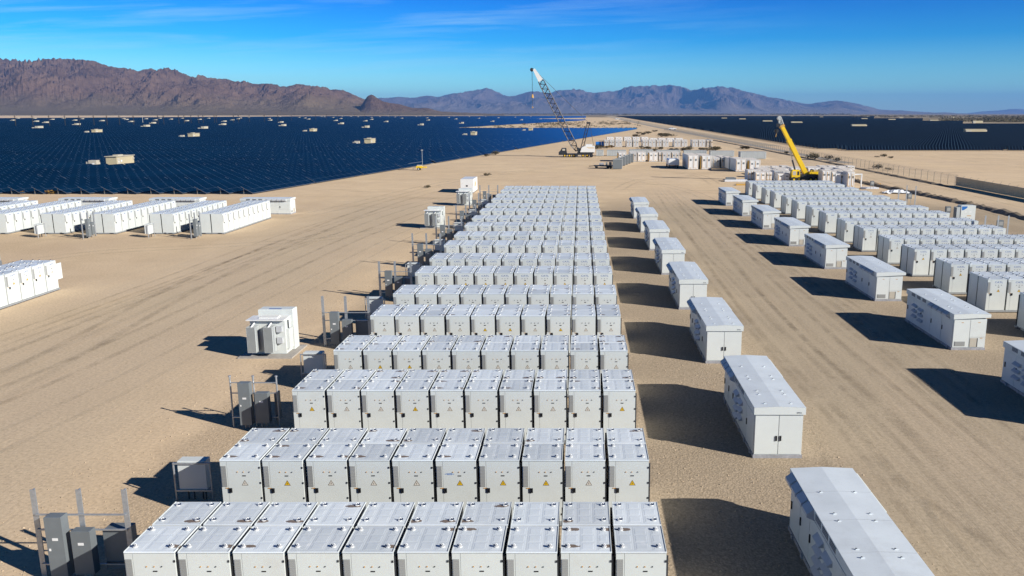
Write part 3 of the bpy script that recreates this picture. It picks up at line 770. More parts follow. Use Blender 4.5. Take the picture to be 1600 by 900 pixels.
# ------------------------------------------------------------------ inverter enclosures
def enclosure_tree(kind):
    L, Wd, Hb, Ht = 6.55, 0.95, 1.77, 2.12
    base = MB().box(-Wd, Wd, 0, L, 0, .13, SKID); 
    for k in range(6): base.box(-Wd - .05, -Wd - .002, .4 + k * 1.1, .55 + k * 1.1, .0, .12, SKID)
    body = MB().box(-Wd + .03, Wd - .03, .03, L - .03, .13, Hb + .02, ENCL)
    ov = .04 if kind == 'left' else .14
    roof = MB()
    x0, x1 = -Wd - .03, Wd + ov
    seg = 4
    ln = (L + .10) / seg
    for k in range(seg):
        a, b_ = -.05 + k * ln, -.05 + (k + 1) * ln
        rise = .045
        gapp = .006
        roof.prism([(x0, Hb + .02), (x0, Ht - rise), (0.0, Ht), (x1, Ht - rise), (x1, Hb + .02 if kind == 'left' else Hb + .12)], a + (gapp if k else 0), b_ - gapp, EROOF if False else ENCL, 'y')
        roof.poly([(x0, a, Ht - rise + .004), (0, a, Ht + .004), (0, b_ - gapp, Ht + .004), (x0, b_ - gapp, Ht - rise + .004)], [(0, 1, 2, 3)], EROOF)
        roof.poly([(0, a, Ht + .004), (x1, a, Ht - rise + .004), (x1, b_ - gapp, Ht - rise + .004), (0, b_ - gapp, Ht + .004)], [(0, 1, 2, 3)], EROOF)
    lugsub = []
    for y in (.32, 1.35, 1.75, 3.2, 3.6, 4.9):
        for x in (-.5, .5):
            b = MB().box(x - .045, x + .045, y - .016, y + .016, Ht - .02, Ht + .006, EROOF).box(x - .05, x - .01, y - .012, y + .012, Ht + .006, Ht + .022, DARK)
            lugsub.append(('roof_fixing', b.mesh('roof_fixing')))
    tree = [('base_skid', base.mesh('base_skid')), ('body', body.mesh('body')), ('roof', roof.mesh('roof'), lugsub)]
    yF = .03
    if kind == 'left':
        for sx in (-1, 1):
            d = MB().box(min(sx * .012, sx * .905), max(sx * .012, sx * .905), yF - .03, yF - .001, .17, Hb - .02, ENCL)
            hd = MB().box(min(sx * .05, sx * .11), max(sx * .05, sx * .11), yF - .065, yF - .031, .72, .92, BLACK)
            tree.append(('door', d.mesh('door'), [('door_handle', hd.mesh('door_handle'))]))
        tree.append(('lettering', stand_text('SMA', .07, DARK, .74, -.055, Hb + .10, 1.5)))
        hoods = [6.35 - k * .62 for k in range(4)]; opens = [3.75, 3.1, 2.45]
    else:
        d = MB().box(-.905, -.012, yF - .03, yF - .001, .17, Hb - .02, ENCL)
        g = MB().box(-.80, -.22, yF - .045, yF - .031, .24, .50, VENT)
        for k in range(5): g.box(-.79, -.23, yF - .055, yF - .0455, .255 + k * .05, .28 + k * .05, VENT)
        tree.append(('door', d.mesh('door'), [('vent_grille', g.mesh('vent_grille')), ('door_label', MB().box(-.5, -.38, yF - .036, yF - .031, 1.58, 1.61, AMBER).mesh('door_label'))]))
        tree.append(('door', MB().box(.012, .905, yF - .03, yF - .001, .76, Hb - .02, ENCL).mesh('door'), [('door_label', MB().box(.42, .56, yF - .036, yF - .031, 1.58, 1.61, AMBER).mesh('door_label'))]))
        tree.append(('access_panel', MB().box(.012, .905, yF - .03, yF - .001, .17, .745, ENCL).box(.05, .46, yF - .045, yF - .0305, .19, .70, PALE).box(.455, .475, yF - .06, yF - .0455, .19, .70, DARK).mesh('access_panel'),
                     [('door_label', MB().box(.60, .74, yF - .036, yF - .031, .68, .71, AMBER).mesh('door_label'))]))
        hoods = [3.05 - k * .66 for k in range(4)]; opens = [5.75, 4.95, 4.15]
    xs = -Wd + .028
    for y in hoods:
        tree.append(('eave_hood', MB().prism([(xs - .07, Ht - .06), (xs - .26, Ht - .20), (xs - .26, Ht - .30), (xs - .04, Hb - .06), (xs - .0, Hb - .06), (xs - .0, Ht - .06)], y - .56, y - .02, LOUV, 'y').mesh('eave_hood')))
    for y in opens:
        b = MB().box(-Wd - .036, -Wd - .031, y - .50, y, Hb + .07, Ht - .09, OPEN)
        for k in range(3): b.box(-Wd - .045, -Wd - .037, y - .5, y, Hb + .09 + k * .06, Hb + .105 + k * .06, LOUV)
        b.box(-Wd - .042, -Wd - .0305, y, y + .03, Hb + .05, Ht - .07, ENCL)
        tree.append(('louvre', b.mesh('louvre')))
    hy = ([(3.35, 4, 1.55), (2.55, 3, 1.45)]) if kind == 'left' else ([(5.2, 3, 1.42), (4.3, 3, 1.36)])
    for (y, n, z) in hy:
        for k in range(n):
            zz = z - k * .33
            tree.append(('air_hood', MB().prism([(xs, zz), (xs - .16, zz - .14), (xs - .16, zz - .17), (xs, zz - .17)], y - .30, y + .30, LOUV, 'y').box(xs - .012, xs - .001, y - .32, y + .32, zz - .20, zz - .175, DARK).mesh('air_hood')))
    # side doors: seams and handles
    for k, (a, b_) in enumerate(((.12, 1.5), (1.52, 2.95), (2.97, 4.4), (4.42, 5.4), (5.42, 6.42))):
        zb = .17 if (k or kind == 'left') else .62
        d = MB().box(xs - .014, xs - .0005, a, b_ - .01, zb, Hb - .09, ENCL)
        tree.append(('side_door', d.mesh('side_door'), [('door_handle', MB().box(xs - .05, xs - .015, b_ - .16, b_ - .10, .85, 1.10, BLACK).mesh('door_handle'))]))
    # awnings on the sunlit side
    for k in range(2 if kind == 'left' else 0):
        tree.append(('side_awning', MB().prism([(Wd - .03, Ht - .10), (Wd + .16, Ht - .16), (Wd + .16, Hb + .02), (Wd - .03, Hb - .05)], 4.0 + k * 1.25, 5.2 + k * 1.25, ENCL, 'y').mesh('side_awning')))
    return tree
ET = {'left': enclosure_tree('left'), 'right': enclosure_tree('right')}
for k in range(-1, 7):
    y = 28.85 + 11.93 * k
    thing('inverter_enclosure', ET['left'], (7.57, y, 0), 0,
          'long white inverter enclosure with double doors, %s nearest beside the centre block' % (nth(k + 2)) if k > -1 else 'large white inverter enclosure cut off at the bottom edge, nearest of all',
          'inverter enclosure', 'inverter enclosures beside the centre block')
for k in range(-1, 7):
    y = 43.24 + 11.93 * k
    thing('inverter_enclosure', ET['right'], (21.76, y, 0), 0,
          'long white inverter enclosure with overhanging roof, %s nearest beside the right block' % nth(k + 2) if k > -1 else 'white inverter enclosure cut off by the right edge of the photo',
          'inverter enclosure', 'inverter enclosures beside the right block')
for k in range(4):
    thing('inverter_enclosure', ET['right'], (-38.3 - 11.93 * k, 104.95 + .95, 0), math.pi / 2,
          'white inverter enclosure seen side on behind the left block, %s from the right' % nth(k + 1),
          'inverter enclosure', 'inverter enclosures behind the left block')

# ------------------------------------------------------------------ switch racks and cable boxes beside the blocks
def hpost(b, x, y, h, w=.075, m=GALV):
    b.box(x - w, x + w, y - .012, y + .012, 0, h, m); b.box(x - w * .2, x + w * .2, y + .012, y + .10, 0, h, m)
    return b
def rack_tree(h, nb=2, round_=False, x0=-1.0, x1=1.3):
    t = []
    for x in (x0, (x0 + x1) / 2, x1):
        b = MB()
        if round_: b.bar((x, 0, 0), (x, 0, h), .035, GALV, 8).bar((x, 0, h), (x, 0, h + .06), .055, GALV, 8)
        else: hpost(b, x, 0, h)
        t.append(('post', b.mesh('post')))
    for z in (.45, 1.52, 1.98):
        t.append(('rail', MB().box(x0, x1, -.055, -.0125, z - .02, z + .02, GALV).mesh('rail')))
    t.append(('panel_board', MB().bev(x0 + .45, x0 + .93, -.36, -.056, .22, 2.06, BOARD, .01).mesh('panel_board'),
              [('latch', MB().box(x0 + .50, x0 + .55, -.375, -.361, 1.05, 1.12, LUGM).mesh('latch')), ('label_plate', MB().box(x0 + .62, x0 + .78, -.366, -.361, 1.36, 1.44, LUGM).mesh('label_plate'))]))
    t.append(('panel_board', MB().bev(x0 + 1.12, x0 + 1.66, -.33, -.056, .30, 1.62, BOARD, .01).mesh('panel_board'),
              [('label_plate', MB().box(x0 + 1.30, x0 + 1.46, -.336, -.331, 1.20, 1.28, LUGM).mesh('label_plate'))]))
    b = MB()
    for x in (x0 + .6, x0 + .75, x0 + 1.3, x0 + 1.5): b.bar((x, -.2, 0), (x, -.2, .3), .03, CONC, 6)
    t.append(('conduit', b.mesh('conduit')))
    t.append(('rear_board', MB().bev(x0 + 1.78, x1 - .08, .06, .50, .25, 1.45, BOARD, .01).mesh('rear_board')))
    return t
def cbox_tree():
    t = []
    for x in (-.62, .62): t.append(('post', MB().bar((x, 0, 0), (x, 0, 1.42), .03, GALV, 6).mesh('post')))
    t.append(('rail', MB().box(-.62, .62, -.03, .03, 1.36, 1.41, GALV).box(-.62, .62, -.03, .03, .38, .42, GALV).mesh('rail')))
    t.append(('cabinet_box', MB().bev(-.50, .44, .035, .42, .42, 1.46, ENCL, .01).mesh('cabinet_box')))
    b = MB()
    for x in (-.3, -.1, .2, .3): b.bar((x, .2, 0), (x, .2, .42), .025, DARK, 5)
    t.append(('conduit', b.mesh('conduit')))
    return t
RT = [rack_tree(2.72, x0=-1.28, x1=1.28), rack_tree(2.22, round_=True, x0=-1.0, x1=.95), rack_tree(2.92, x0=-1.3, x1=1.28), rack_tree(2.7, x0=-1.1, x1=1.15), rack_tree(2.95, x0=-1.2, x1=1.2)]
BT = cbox_tree()
ry = [20.75, 32.0, 44.05, 56.1, 68.1, 80.0, 91.9, 103.8, 115.7]
for k, y in enumerate(ry):
    xx = -14.1 if k == 0 else (-13.75 if k == 1 else -13.35)
    thing('switch_rack', RT[(0, 1, 2, 3, 4, 2, 3, 4, 2)[k]], (xx, y, 0), 0, 'galvanised post rack of grey panel boards left of the centre block, %s nearest' % nth(k + 1) if k else
          'nearest rack of grey panel boards, at the lower left corner beside the cabinets', 'switch rack', 'switch racks left of the centre block')
    if k < 8:
        thing('cable_box', BT, (-13.25, y + (4.6 if k == 0 else 5.9), 0), 0, 'small grey box on two posts left of the centre block, %s nearest' % nth(k + 1), 'cable box', 'cable boxes left of the centre block')
for k in range(6):
    x = [-41.25, -46.2, -52.7, -58.0, -64.6, -70.0][k]; y = 85.4
    if k % 2 == 0: thing('switch_rack', RT[3], (x, y - .6, 0), math.pi / 2, 'grey panel board rack before the left block, %s from the right' % nth(k // 2 + 1), 'switch rack', 'switch racks before the left block')
    else: thing('cable_box', BT, (x, y - .3, 0), math.pi / 2, 'white box on posts before the left block, %s from the right' % nth(k // 2 + 1), 'cable box', 'cable boxes before the left block')
thing('switch_rack', RT[1], (-46.3, 61.7, 0), math.pi / 2, 'grey meter rack on round posts at the left edge above the cut off cabinets', 'switch rack')
thing('open_door_panel', [('door_leaf', MB().box(-.03, .03, 0, .75, .75, 1.95, WHITE).mesh('door_leaf')), ('hinge', MB().box(-.035, .035, -.04, -.001, .8, 1.9, DARK).mesh('hinge'))],
      (-39.6, 59.0, 0), 0, 'white side panel jutting from the end of the left edge cabinet row', 'panel')
for k, (u, v) in enumerate(((1402, 330), (1415, 321), (1429, 322), (1536, 369), (1556, 369), (1572, 369))):
    X, Y = gp(u, v + (0 if k < 3 else 12))
    b = MB(); hpost(b, 0, 0, 2.9)
    setp(link('steel_post', b.mesh('steel_post'), None, (X, Y, 0)), ['first', 'second', 'third', 'fourth', 'fifth', 'last'][k] + ' bare galvanised post from the left behind the right block', 'post', 'bare posts behind the right block')
for k, (u, v) in enumerate(((1420, 318), (1480, 341), (1561, 365), (1362, 296))):
    X, Y = gp(u, v)
    thing('meter_box', [('box', MB().bev(-.30, .30, -.2, .2, .7, 1.5, BOARD, .01).box(-.22, .22, -.21, -.2005, .95, 1.35, VENT).mesh('box')), ('leg', MB().box(-.28, -.22, -.03, .03, 0, .7, GALV).mesh('leg')), ('leg', MB().box(.22, .28, -.03, .03, 0, .7, GALV).mesh('leg'))],
          (X, Y, 0), 0, ['grey meter box by the plastic sheeting behind the right block', 'grey meter box left of the blue marked transformer', 'grey meter box between the rightmost bare posts', 'grey meter box beside the white pipe frame'][k], 'meter box', 'meter boxes behind the right block')

# ------------------------------------------------------------------ transformers
def transformer_tree():
    t = [('concrete_pad', MB().box(-1.5, 1.45, -.75, 1.75, 0, .07, CONC).mesh('concrete_pad'))]
    t.append(('tank', MB().box(-.95, .95, -.1, .75, .09, 2.0, WHITE).mesh('tank')))
    t.append(('cabinet', MB().bev(-.80, 1.10, .752, 1.5, .09, 2.38, WHITE, .03).mesh('cabinet'), [('logo_mark', MB().box(-.25, .45, .85, 1.0, 2.381, 2.386, BLUE).mesh('logo_mark'))]))
    t.append(('tank_lid', MB().box(-1.08, .98, -.30, .751, 2.0, 2.05, LUGM).box(-.5, .5, .05, .55, 2.05, 2.11, LUGM).mesh('tank_lid')))
    for x0 in (-.98, -.06):
        b = MB()
        for k in range(9): b.box(x0 + .06 + k * .055, x0 + .085 + k * .055, -.72, -.13, .32, 1.74, CGREY)
        b.box(x0 + .03, x0 + .58, -.60, -.54, .36, 1.70, CGREY)
        b.bar((x0 + .3, -.66, 1.72), (x0 + .3, -.1, 1.86), .05, LUGM, 6).bar((x0 + .3, -.66, .34), (x0 + .3, -.1, .30), .05, LUGM, 6)
        t.append(('radiator', b.mesh('radiator')))
    for z in (.72, 1.35): t.append(('junction_box', MB().box(.52, .82, -.26, -.101, z, z + .32, LOUV).mesh('junction_box')))
    t.append(('side_box', MB().box(.951, 1.12, .0, .6, .35, 1.45, WHITE).bar((1.0, .3, 1.45), (1.0, .3, 1.9), .03, DARK, 6).mesh('side_box')))
    return t
TT = transformer_tree()
thing('transformer', TT, (-17.15, 42.35, 0), 0, 'white finned transformer on a concrete pad left of the centre block, the largest', 'transformer', 'transformers left of the centre block')
thing('transformer', TT, (-17.15, 92.3, 0), 0, 'white finned transformer near the far end of the centre block, middle one', 'transformer', 'transformers left of the centre block')
thing('transformer', TT, (-17.0, 115.4, 0), 0, 'small distant white transformer in front of the plain white container', 'transformer', 'transformers left of the centre block')
def trafo2():
    t = [('body', MB().bev(-.75, 1.0, -.3, .7, .05, 2.2, WHITE, .02).mesh('body'))]
    b = MB()
    for k in range(7): b.box(-1.25, -.76, -.25 + k * .13, -.21 + k * .13, .2, 2.0, CGREY)
    t.append(('radiator', b.mesh('radiator')))
    t.append(('logo_mark', MB().poly([(-.68, -.302, 2.1), (-.68, -.302, 1.62), (-.45, -.302, 1.64), (-.05, -.302, 1.9), (0.0, -.302, 2.1)], [(0, 1, 2, 3, 4)], BLUEP).mesh('logo_mark')))
    for x in (-.3, .25): t.append(('warning_label', MB().box(x, x + .25, -.305, -.3005, 1.35, 1.48, LUGM).mesh('warning_label')))
    t.append(('warning_label', MB().box(.0, .5, -.305, -.3005, .92, 1.0, AMBER).mesh('warning_label')))
    return t
_x, _y = gp(1509, 349)
thing('transformer', trafo2(), (_x - .1, _y, 0), 0, 'white transformer cabinet with blue corner mark behind the right block', 'transformer')
# plain white container with the orange mark
thing('storage_container', [('body', MB().box(0, 2.1, 0, 5.6, .12, 2.35, CWHT).mesh('body')), ('base', MB().box(.05, 2.05, .05, 5.55, 0, .12, DARK).mesh('base')),
      ('logo_mark', xf(MB().bar((0, 0, 0), (0.006, 0, 0), .42, ORANGE, 20).mesh('logo'), Matrix.Translation((2.1005, 3.0, 1.35)))),
      ('logo_mark', MB().box(2.1, 2.106, 1.55, 1.7, 1.0, 1.7, ORANGE).box(2.1, 2.106, 1.9, 2.2, 1.0, 1.12, ORANGE).mesh('logo')),
      ('vent', MB().box(.9, 1.2, -.02, -.001, 1.1, 1.35, DARK).mesh('vent'))], (-20.1, 133.4, 0), 0, 'plain white container with an orange round mark beyond the centre block', 'container')

# ------------------------------------------------------------------ solar rows
TL, HL = 2.2, R(29)
SHR = 0.1827
def fixed_row(b, x, y0, y1, tables=True, m=PV, posts=False):
    """panel strip running away from the yard with a slight skew, tilted to face +X; x = low edge at y0"""
    dx, dz = TL * math.cos(HL), TL * math.sin(HL)
    zl = .24; xe = x + SHR * (y1 - y0)
    b.poly([(x, y0, zl), (xe, y1, zl), (xe - dx, y1, zl + dz), (x - dx, y0, zl + dz)], [(0, 1, 2, 3)], m)
    b.poly([(x, y0, zl - .05), (xe, y1, zl - .05), (xe - dx, y1, zl + dz - .05), (x - dx, y0, zl + dz - .05)], [(3, 2, 1, 0)], CBLK)
    b.poly([(x, y0, zl), (x - dx, y0, zl + dz), (x - dx, y0, zl + dz - .06), (x, y0, zl - .06)], [(0, 1, 2, 3)], PVFRAME)
    b.poly([(x, y0, zl), (xe, y1, zl), (xe, y1, zl - .05), (x, y0, zl - .05)], [(0, 3, 2, 1)], PVFRAME)
    return b
def support(L, step=4.4):
    b = MB(); dx, dz = TL * math.cos(HL), TL * math.sin(HL)
    n = int(L / step)
    for k in range(n + 1):
        y = .3 + k * (L - .6) / max(n, 1); e = SHR * y
        b.box(e - .3, e - .22, y - .04, y + .04, 0, .28, FPOST).box(e - dx + .2, e - dx + .28, y - .04, y + .04, 0, dz - .02, FPOST)
        b.bar((e - .1, y, .18), (e - dx + .1, y, dz + .06), .035, FPOST, 4)
    return b.mesh('support_frame')
BL = 81.6
blocks = [131.5 + k * (BL + 2.0) for k in range(3)]
tab_mesh = {}
for ln in (19.9,):
    b = MB(); fixed_row(b, 0, 0, ln); tab_mesh[ln] = b.mesh('panel_table')
sup = support(BL)
whole = MB(); fixed_row(whole, 0, 0, BL); whole = whole.mesh('panel_row')
PX_L = 3.82
nrows = 0
farL = MB()
def in_field(u, v):
    """whether panels stand at the ground seen at photo pixel u, v (the outline of the left fields)"""
    if v > 202.0: return True
    if u > 915: return False
    if u > 682 and v > float(np.interp(u, [682, 800, 905, 925], [202, 194.8, 188.8, 186.8])): return False
    if u > 822:
        lo = float(np.interp(u, [822, 905], [186.0, 187.3])); hi = float(np.interp(u, [822, 905], [185.7, 184.2]))
        if hi < v < lo: return False
    return v > float(np.interp(u, [0, 400, 700, 925], [185.2, 182.6, 179.9, 180.6]))
SHEL = []  # clearings for shelters, filled first
shel_px = [(165, 263, 3), (18, 189.5, 0), (54, 191.5, 0), (55, 202.5, 1), (69, 193.5, 0), (80, 188, 0), (115, 189.5, 0), (116.5, 197, 1), (26.5, 186, 0), (53, 186.2, 0), (98, 186, 0), (127, 187, 0), (143.5, 209.5, 2), (157.5, 190.5, 0),
           (192, 186.6, 0), (196, 188.2, 0), (203, 192, 0), (227, 187, 0), (224.5, 200, 1), (236.5, 194.5, 0), (241, 189, 0), (249, 186, 0), (266, 187.6, 0), (284, 186, 0), (290, 190.5, 0), (294, 217, 2), (311, 188, 0),
           (314.5, 203.3, 1), (325, 186, 0), (345.8, 197, 1), (348.5, 191.5, 0), (361.7, 189, 0), (371, 187, 0), (375, 185.5, 0), (388, 184, 0), (420, 186.4, 0), (421, 189.5, 0), (437.5, 193, 0), (439.7, 198.8, 1), (437, 183, 0), (467, 184.2, 0), (476, 185.6, 0),
           (481.5, 187.5, 0), (484, 207.8, 2), (502, 183, 0), (506.5, 183.3, 0), (520, 184.4, 0), (523.7, 190, 0), (531.7, 195.4, 1), (532, 186.3, 0), (534, 182.2, 0), (548, 182.8, 0), (559, 183.3, 0), (570, 201.6, 1), (570, 190.8, 0), (580, 188, 0),
           (580, 184.4, 0), (593, 183, 0), (602.5, 192, 0), (606.5, 182, 0), (617, 183.6, 0), (627.5, 186, 0), (568.5, 227.8, 3), (656.5, 197.5, 1), (650, 183, 0), (656, 182, 0), (667, 185.3, 0), (668.5, 189.3, 0), (679, 182.4, 0), (701, 184.3, 0), (709, 182, 0),
           (712, 187.2, 0), (720.5, 194.5, 1), (735.5, 214, 2), (733, 183.2, 0), (748, 186, 0), (758.5, 182.7, 0), (769, 191.5, 0), (778.5, 185, 0), (804.7, 184, 0), (814.5, 188.8, 0), (829, 182.8, 0), (844.5, 187, 0), (826, 206.3, 2)]
for (u, v, sz) in shel_px:
    X, Y = gp(u, v)
    SHEL.append((X, Y, 13.5 if sz == 3 else 11.0, 9.0))
SHEL.sort(key=lambda q: q[1])
def clear_of(X, Y):
    for (sx, sy, ln, wd) in SHEL:
        if sy - 3.5 < Y < sy + ln - 1 and sx - 5.8 < X < sx + 4.6: return False
    return True
Y0F = 131.3
STEP = 5.1
front_rows = []
for k in range(0, 900):
    X0 = -53.9 - k * PX_L
    # sample along the row, gathering runs of standing panels
    Y = Y0F; run = None; runs = []
    while Y < 4000:
        X = X0 + SHR * (Y - Y0F); u, v = px(X, Y)
        st = STEP if Y < 700 else STEP * 2
        near_sh = [q for q in SHEL if q[1] - 12 < Y < q[1] + 22] if Y < 2500 else []
        ok = u > -70 and u < 1000 and in_field(u, v)
        if ok and near_sh and not clear_of(X - 1, Y + st / 2): ok = False
        blk = int((Y - Y0F) / (BL + 2.0))
        if ok and run is None: run = [Y, blk]
        if run is not None and (not ok or blk != run[1]):
            e = Y if not ok else Y0F + blk * (BL + 2.0) - 2.0
            if e - run[0] > 3: runs.append((run[0], e))
            run = [Y0F + blk * (BL + 2.0), blk] if ok else None
        Y += st
    if run is not None: runs.append((run[0], Y))
    if not runs and k > 700: break
    for (p0, p1) in runs:
        XX = X0 + SHR * (p0 - Y0F); L = p1 - p0
        front = abs(p0 - Y0F) < .6
        if p0 < 310 and nrows < 170:
            nt_ = max(1, round(L / 20.4)); tl = (L - (nt_ - 1) * .35) / nt_; key = round(tl, 1)
            if key not in tab_mesh:
                b = MB(); fixed_row(b, 0, 0, key); tab_mesh[key] = b.mesh('panel_table')
            r = bpy.data.objects.new('solar_row', None); COL.objects.link(r); r.location = (XX, p0, 0)
            if front: lab, gr = 'row of dark blue solar panels, %s from the right along the near edge' % nth(k + 1), 'rows at the near edge of the left field'
            else:
                seen = sum(1 for q in runs if q[0] < p0)
                lab, gr = 'solar panel row, %s in from the slanting edge, %s length from its near end' % (nth(k + 1), nth(seen + 1)), 'rows inside the left field'
            setp(r, lab, 'solar panel row', gr)
            for q in range(nt_): link('panel_table', tab_mesh[key], r, (SHR * q * (tl + .35), q * (tl + .35), 0))
            if front: link('support_frame', support(L, 5.0) if abs(L - BL) > 1 else sup, r)
            nrows += 1
        else: fixed_row(farL, XX, p0, p1)
setp(link('solar_field', farL.mesh('solar_field')), 'far rows of blue solar panels filling the left plain to the mountains', 'solar panels', None, 'stuff')

# trackers on the right, rows along X facing the camera
TT_, TS = R(58), 1.85
def tracker(b, x0, x1, y):
    dy, dz = TS * math.cos(TT_), TS * math.sin(TT_); zl = .34
    b.poly([(x0, y, zl), (x1, y, zl), (x1, y + dy, zl + dz), (x0, y + dy, zl + dz)], [(0, 1, 2, 3)], PVT)
    b.poly([(x0, y + .04, zl - .03), (x1, y + .04, zl - .03), (x1, y + dy + .04, zl + dz - .03), (x0, y + dy + .04, zl + dz - .03)], [(3, 2, 1, 0)], CBLK)
    b.poly([(x0, y + dy, zl + dz), (x1, y + dy, zl + dz), (x1, y + dy + .04, zl + dz - .03), (x0, y + dy + .04, zl + dz - .03)], [(0, 1, 2, 3)], PVT)
    return b
def tracker_posts(L):
    b = MB(); n = max(1, int(L / 7))
    for k in range(n + 1): b.box(L * k / n - .05, L * k / n + .05, .5, .6, 0, 1.15, FPOST)
    b.bar((0, .55, 1.1), (L, .55, 1.1), .06, FPOST, 6)
    return b.mesh('torque_tube')
RS = [(1524, 210.2, 3), (1342, 200.2, 2), (1244.5, 194.3, 2), (1199, 191.8, 2), (1160, 187.8, 1), (1131.5, 186.2, 1), (1350.5, 187.2, 1), (1393.5, 188.8, 1), (1459, 190.6, 2), (1527.5, 192.6, 2), (1065, 181.9, 0), (1046, 180.9, 0), (1238, 182.2, 0), (1268, 181.6, 0), (1283.5, 183.9, 0), (1356, 182.7, 0), (1408, 185.4, 0), (1489, 184.4, 0)]
RSW = [(gp(u, v)[0], gp(u, v)[1], s) for u, v, s in RS]
farR = MB(); ntr = 0
def left_lim(Y): return 88.0 if Y < 330 else 88 + (Y - 330) * (165 - 88) / (3900 - 330)
seg_mesh = {}; seg_post = {}
for k in range(0, 700):
    Y = 286.5 + 5.0 * k
    if Y > 3750: break
    xl = left_lim(Y) + (6 if Y < 300 else 0)
    xr = Y * (1000 / 1225) if Y < 960 else Y * (0.47 if Y < 1300 else .42 if Y < 2000 else .36)
    if 945 < Y < 990: xr = Y * .33
    segs = []
    x = xl
    while x < xr - 5:
        x2 = min(x + 56.5, xr); segs.append((x, x2 - .8)); x = x2 + .8
    for (p, q) in segs:
        parts = [(p, q)]
        for (sx, sy, s) in RSW:
            hw = 9.5
            if sy - 2 < Y < sy + 6:
                nv = []
                for a, b_ in parts:
                    if b_ < sx - hw or a > sx + hw: nv.append((a, b_)); continue
                    if sx - hw - a > 3: nv.append((a, sx - hw))
                    if b_ - sx - hw > 3: nv.append((sx + hw, b_))
                parts = nv
        for (a, b_) in parts:
            L = round(b_ - a, 1)
            u, v = px(a, Y); u2, v2 = px(b_, Y)
            if u > 1640: continue
            if ntr < 130:
                if L not in seg_mesh:
                    seg_mesh[L] = tracker(MB(), 0, L, 0).mesh('panel_strip'); seg_post[L] = tracker_posts(L)
                # material joints use world position, so shared meshes stay aligned
                r = bpy.data.objects.new('tracker_row', None); COL.objects.link(r); r.location = (a, Y, 0)
                setp(r, 'dark tracker row in the right field, %s row back, %s length from the left' % (nth(k + 1), nth(int((a - xl) / 57.3) + 1)),
                     'tracker row', 'tracker rows on the near edge' if k == 0 else 'tracker rows behind the near edge')
                link('panel_strip', seg_mesh[L], r); link('torque_tube', seg_post[L], r); ntr += 1
            else: tracker(farR, a, b_, Y)
setp(link('tracker_field', farR.mesh('tracker_field')), 'far rows of black tracker panels filling the right plain', 'solar panels', None, 'stuff')

# ------------------------------------------------------------------ field shelters
def shelter_tree():
    t = [('wall', MB().box(0, 2.6, 0, 7.6, .1, 2.75, TAN).mesh('wall')), ('base', MB().box(-.1, 2.7, -.1, 7.7, 0, .1, CONC).mesh('base')),
         ('roof', MB().box(-.2, 2.8, -.25, 7.85, 2.75, 2.9, TANR).mesh('roof'), [('roof_unit', MB().bev(.6, 1.9, 2.0, 4.2, 2.9, 3.15, TANR, .03).mesh('roof_unit'))]),
         ('door', MB().box(2.6, 2.63, .4, 1.4, .2, 2.4, PALE).mesh('door')), ('sign', MB().box(2.631, 2.64, 1.7, 2.3, 1.5, 1.9, LUGM).mesh('sign')),
         ('sign', MB().box(2.631, 2.64, .7, 1.0, 1.4, 1.7, LUGM).mesh('sign')), ('side_lamp', MB().box(2.6, 2.9, 7.0, 7.3, 1.9, 2.3, PALE).mesh('side_lamp'))]
    return t
def fieldbox_tree():
    return [('body', MB().bev(0, 1.9, -.3, 1.3, .12, 1.95, PALE, .03).mesh('body')), ('pad', MB().box(-1.0, 2.1, -.5, 1.5, 0, .12, CONC).mesh('pad')),
            ('radiator', MB().box(-.7, -.01, -.1, 1.1, .3, 1.6, PALE).mesh('radiator')), ('sign', MB().box(.9, 1.4, -.31, -.3005, 1.0, 1.3, LUGM).mesh('sign'))]
SHT, FBT = shelter_tree(), fieldbox_tree()
simple_sh = MB().box(0, 2.4, 0, 7.0, 0, 2.75, TANR).box(-.1, 2.5, -.1, 7.1, 2.75, 2.9, PALE).box(-2.6, -.7, 0, 2, 0, 1.9, PALE).mesh('field_shelter')
names_sh = {0: 'field_shelter', 1: 'field_shelter', 2: 'field_shelter', 3: 'field_shelter'}
big_lab = {0: 'large tan inverter shelter with flat roof standing among the blue panels at left', 12: 'tan shelter among the panels, above and left of the largest one', 25: 'tan shelter upper right of the largest one in the left field',
           43: 'tan shelter at mid distance just left of the second largest shelter', 62: 'second largest tan shelter, in the middle of the left field', 73: 'tan shelter below the tip of the sand spit', 85: 'tan shelter left of the lattice crane boom, against the sand strip'}
srt = sorted(range(len(shel_px)), key=lambda i: shel_px[i][0])
rank = {i: k + 1 for k, i in enumerate(srt)}
for i, (u, v, sz) in enumerate(shel_px):
    X, Y = gp(u, v)
    if sz >= 2:
        x0 = X + (0.3 if sz == 3 else 0)
        lab = big_lab.get(i, 'tan inverter shelter beside the sand strip in the left field')
        thing('field_shelter', SHT, (x0, Y, 0), 0, lab, 'shelter', 'tan shelters of the left field')
        thing('field_transformer', FBT, (x0 - 4.0, Y - .2, 0), 0, 'pale transformer box beside the ' + {0: 'largest tan shelter', 12: 'tan shelter above left of the largest', 25: 'tan shelter upper right of the largest', 43: 'tan shelter left of the field middle',
              62: 'second largest tan shelter', 73: 'tan shelter below the sand spit tip'}.get(i, 'tan shelter near the lattice crane'), 'transformer box', 'pale transformer boxes in the left field')
    else:
        o = link('field_shelter', simple_sh, None, (X, Y, 0))
        setp(o, 'tiny pale shelter far out in the left field, %s from the left among all shelters' % nth(rank[i]), 'shelter', 'pale shelters of the left field')
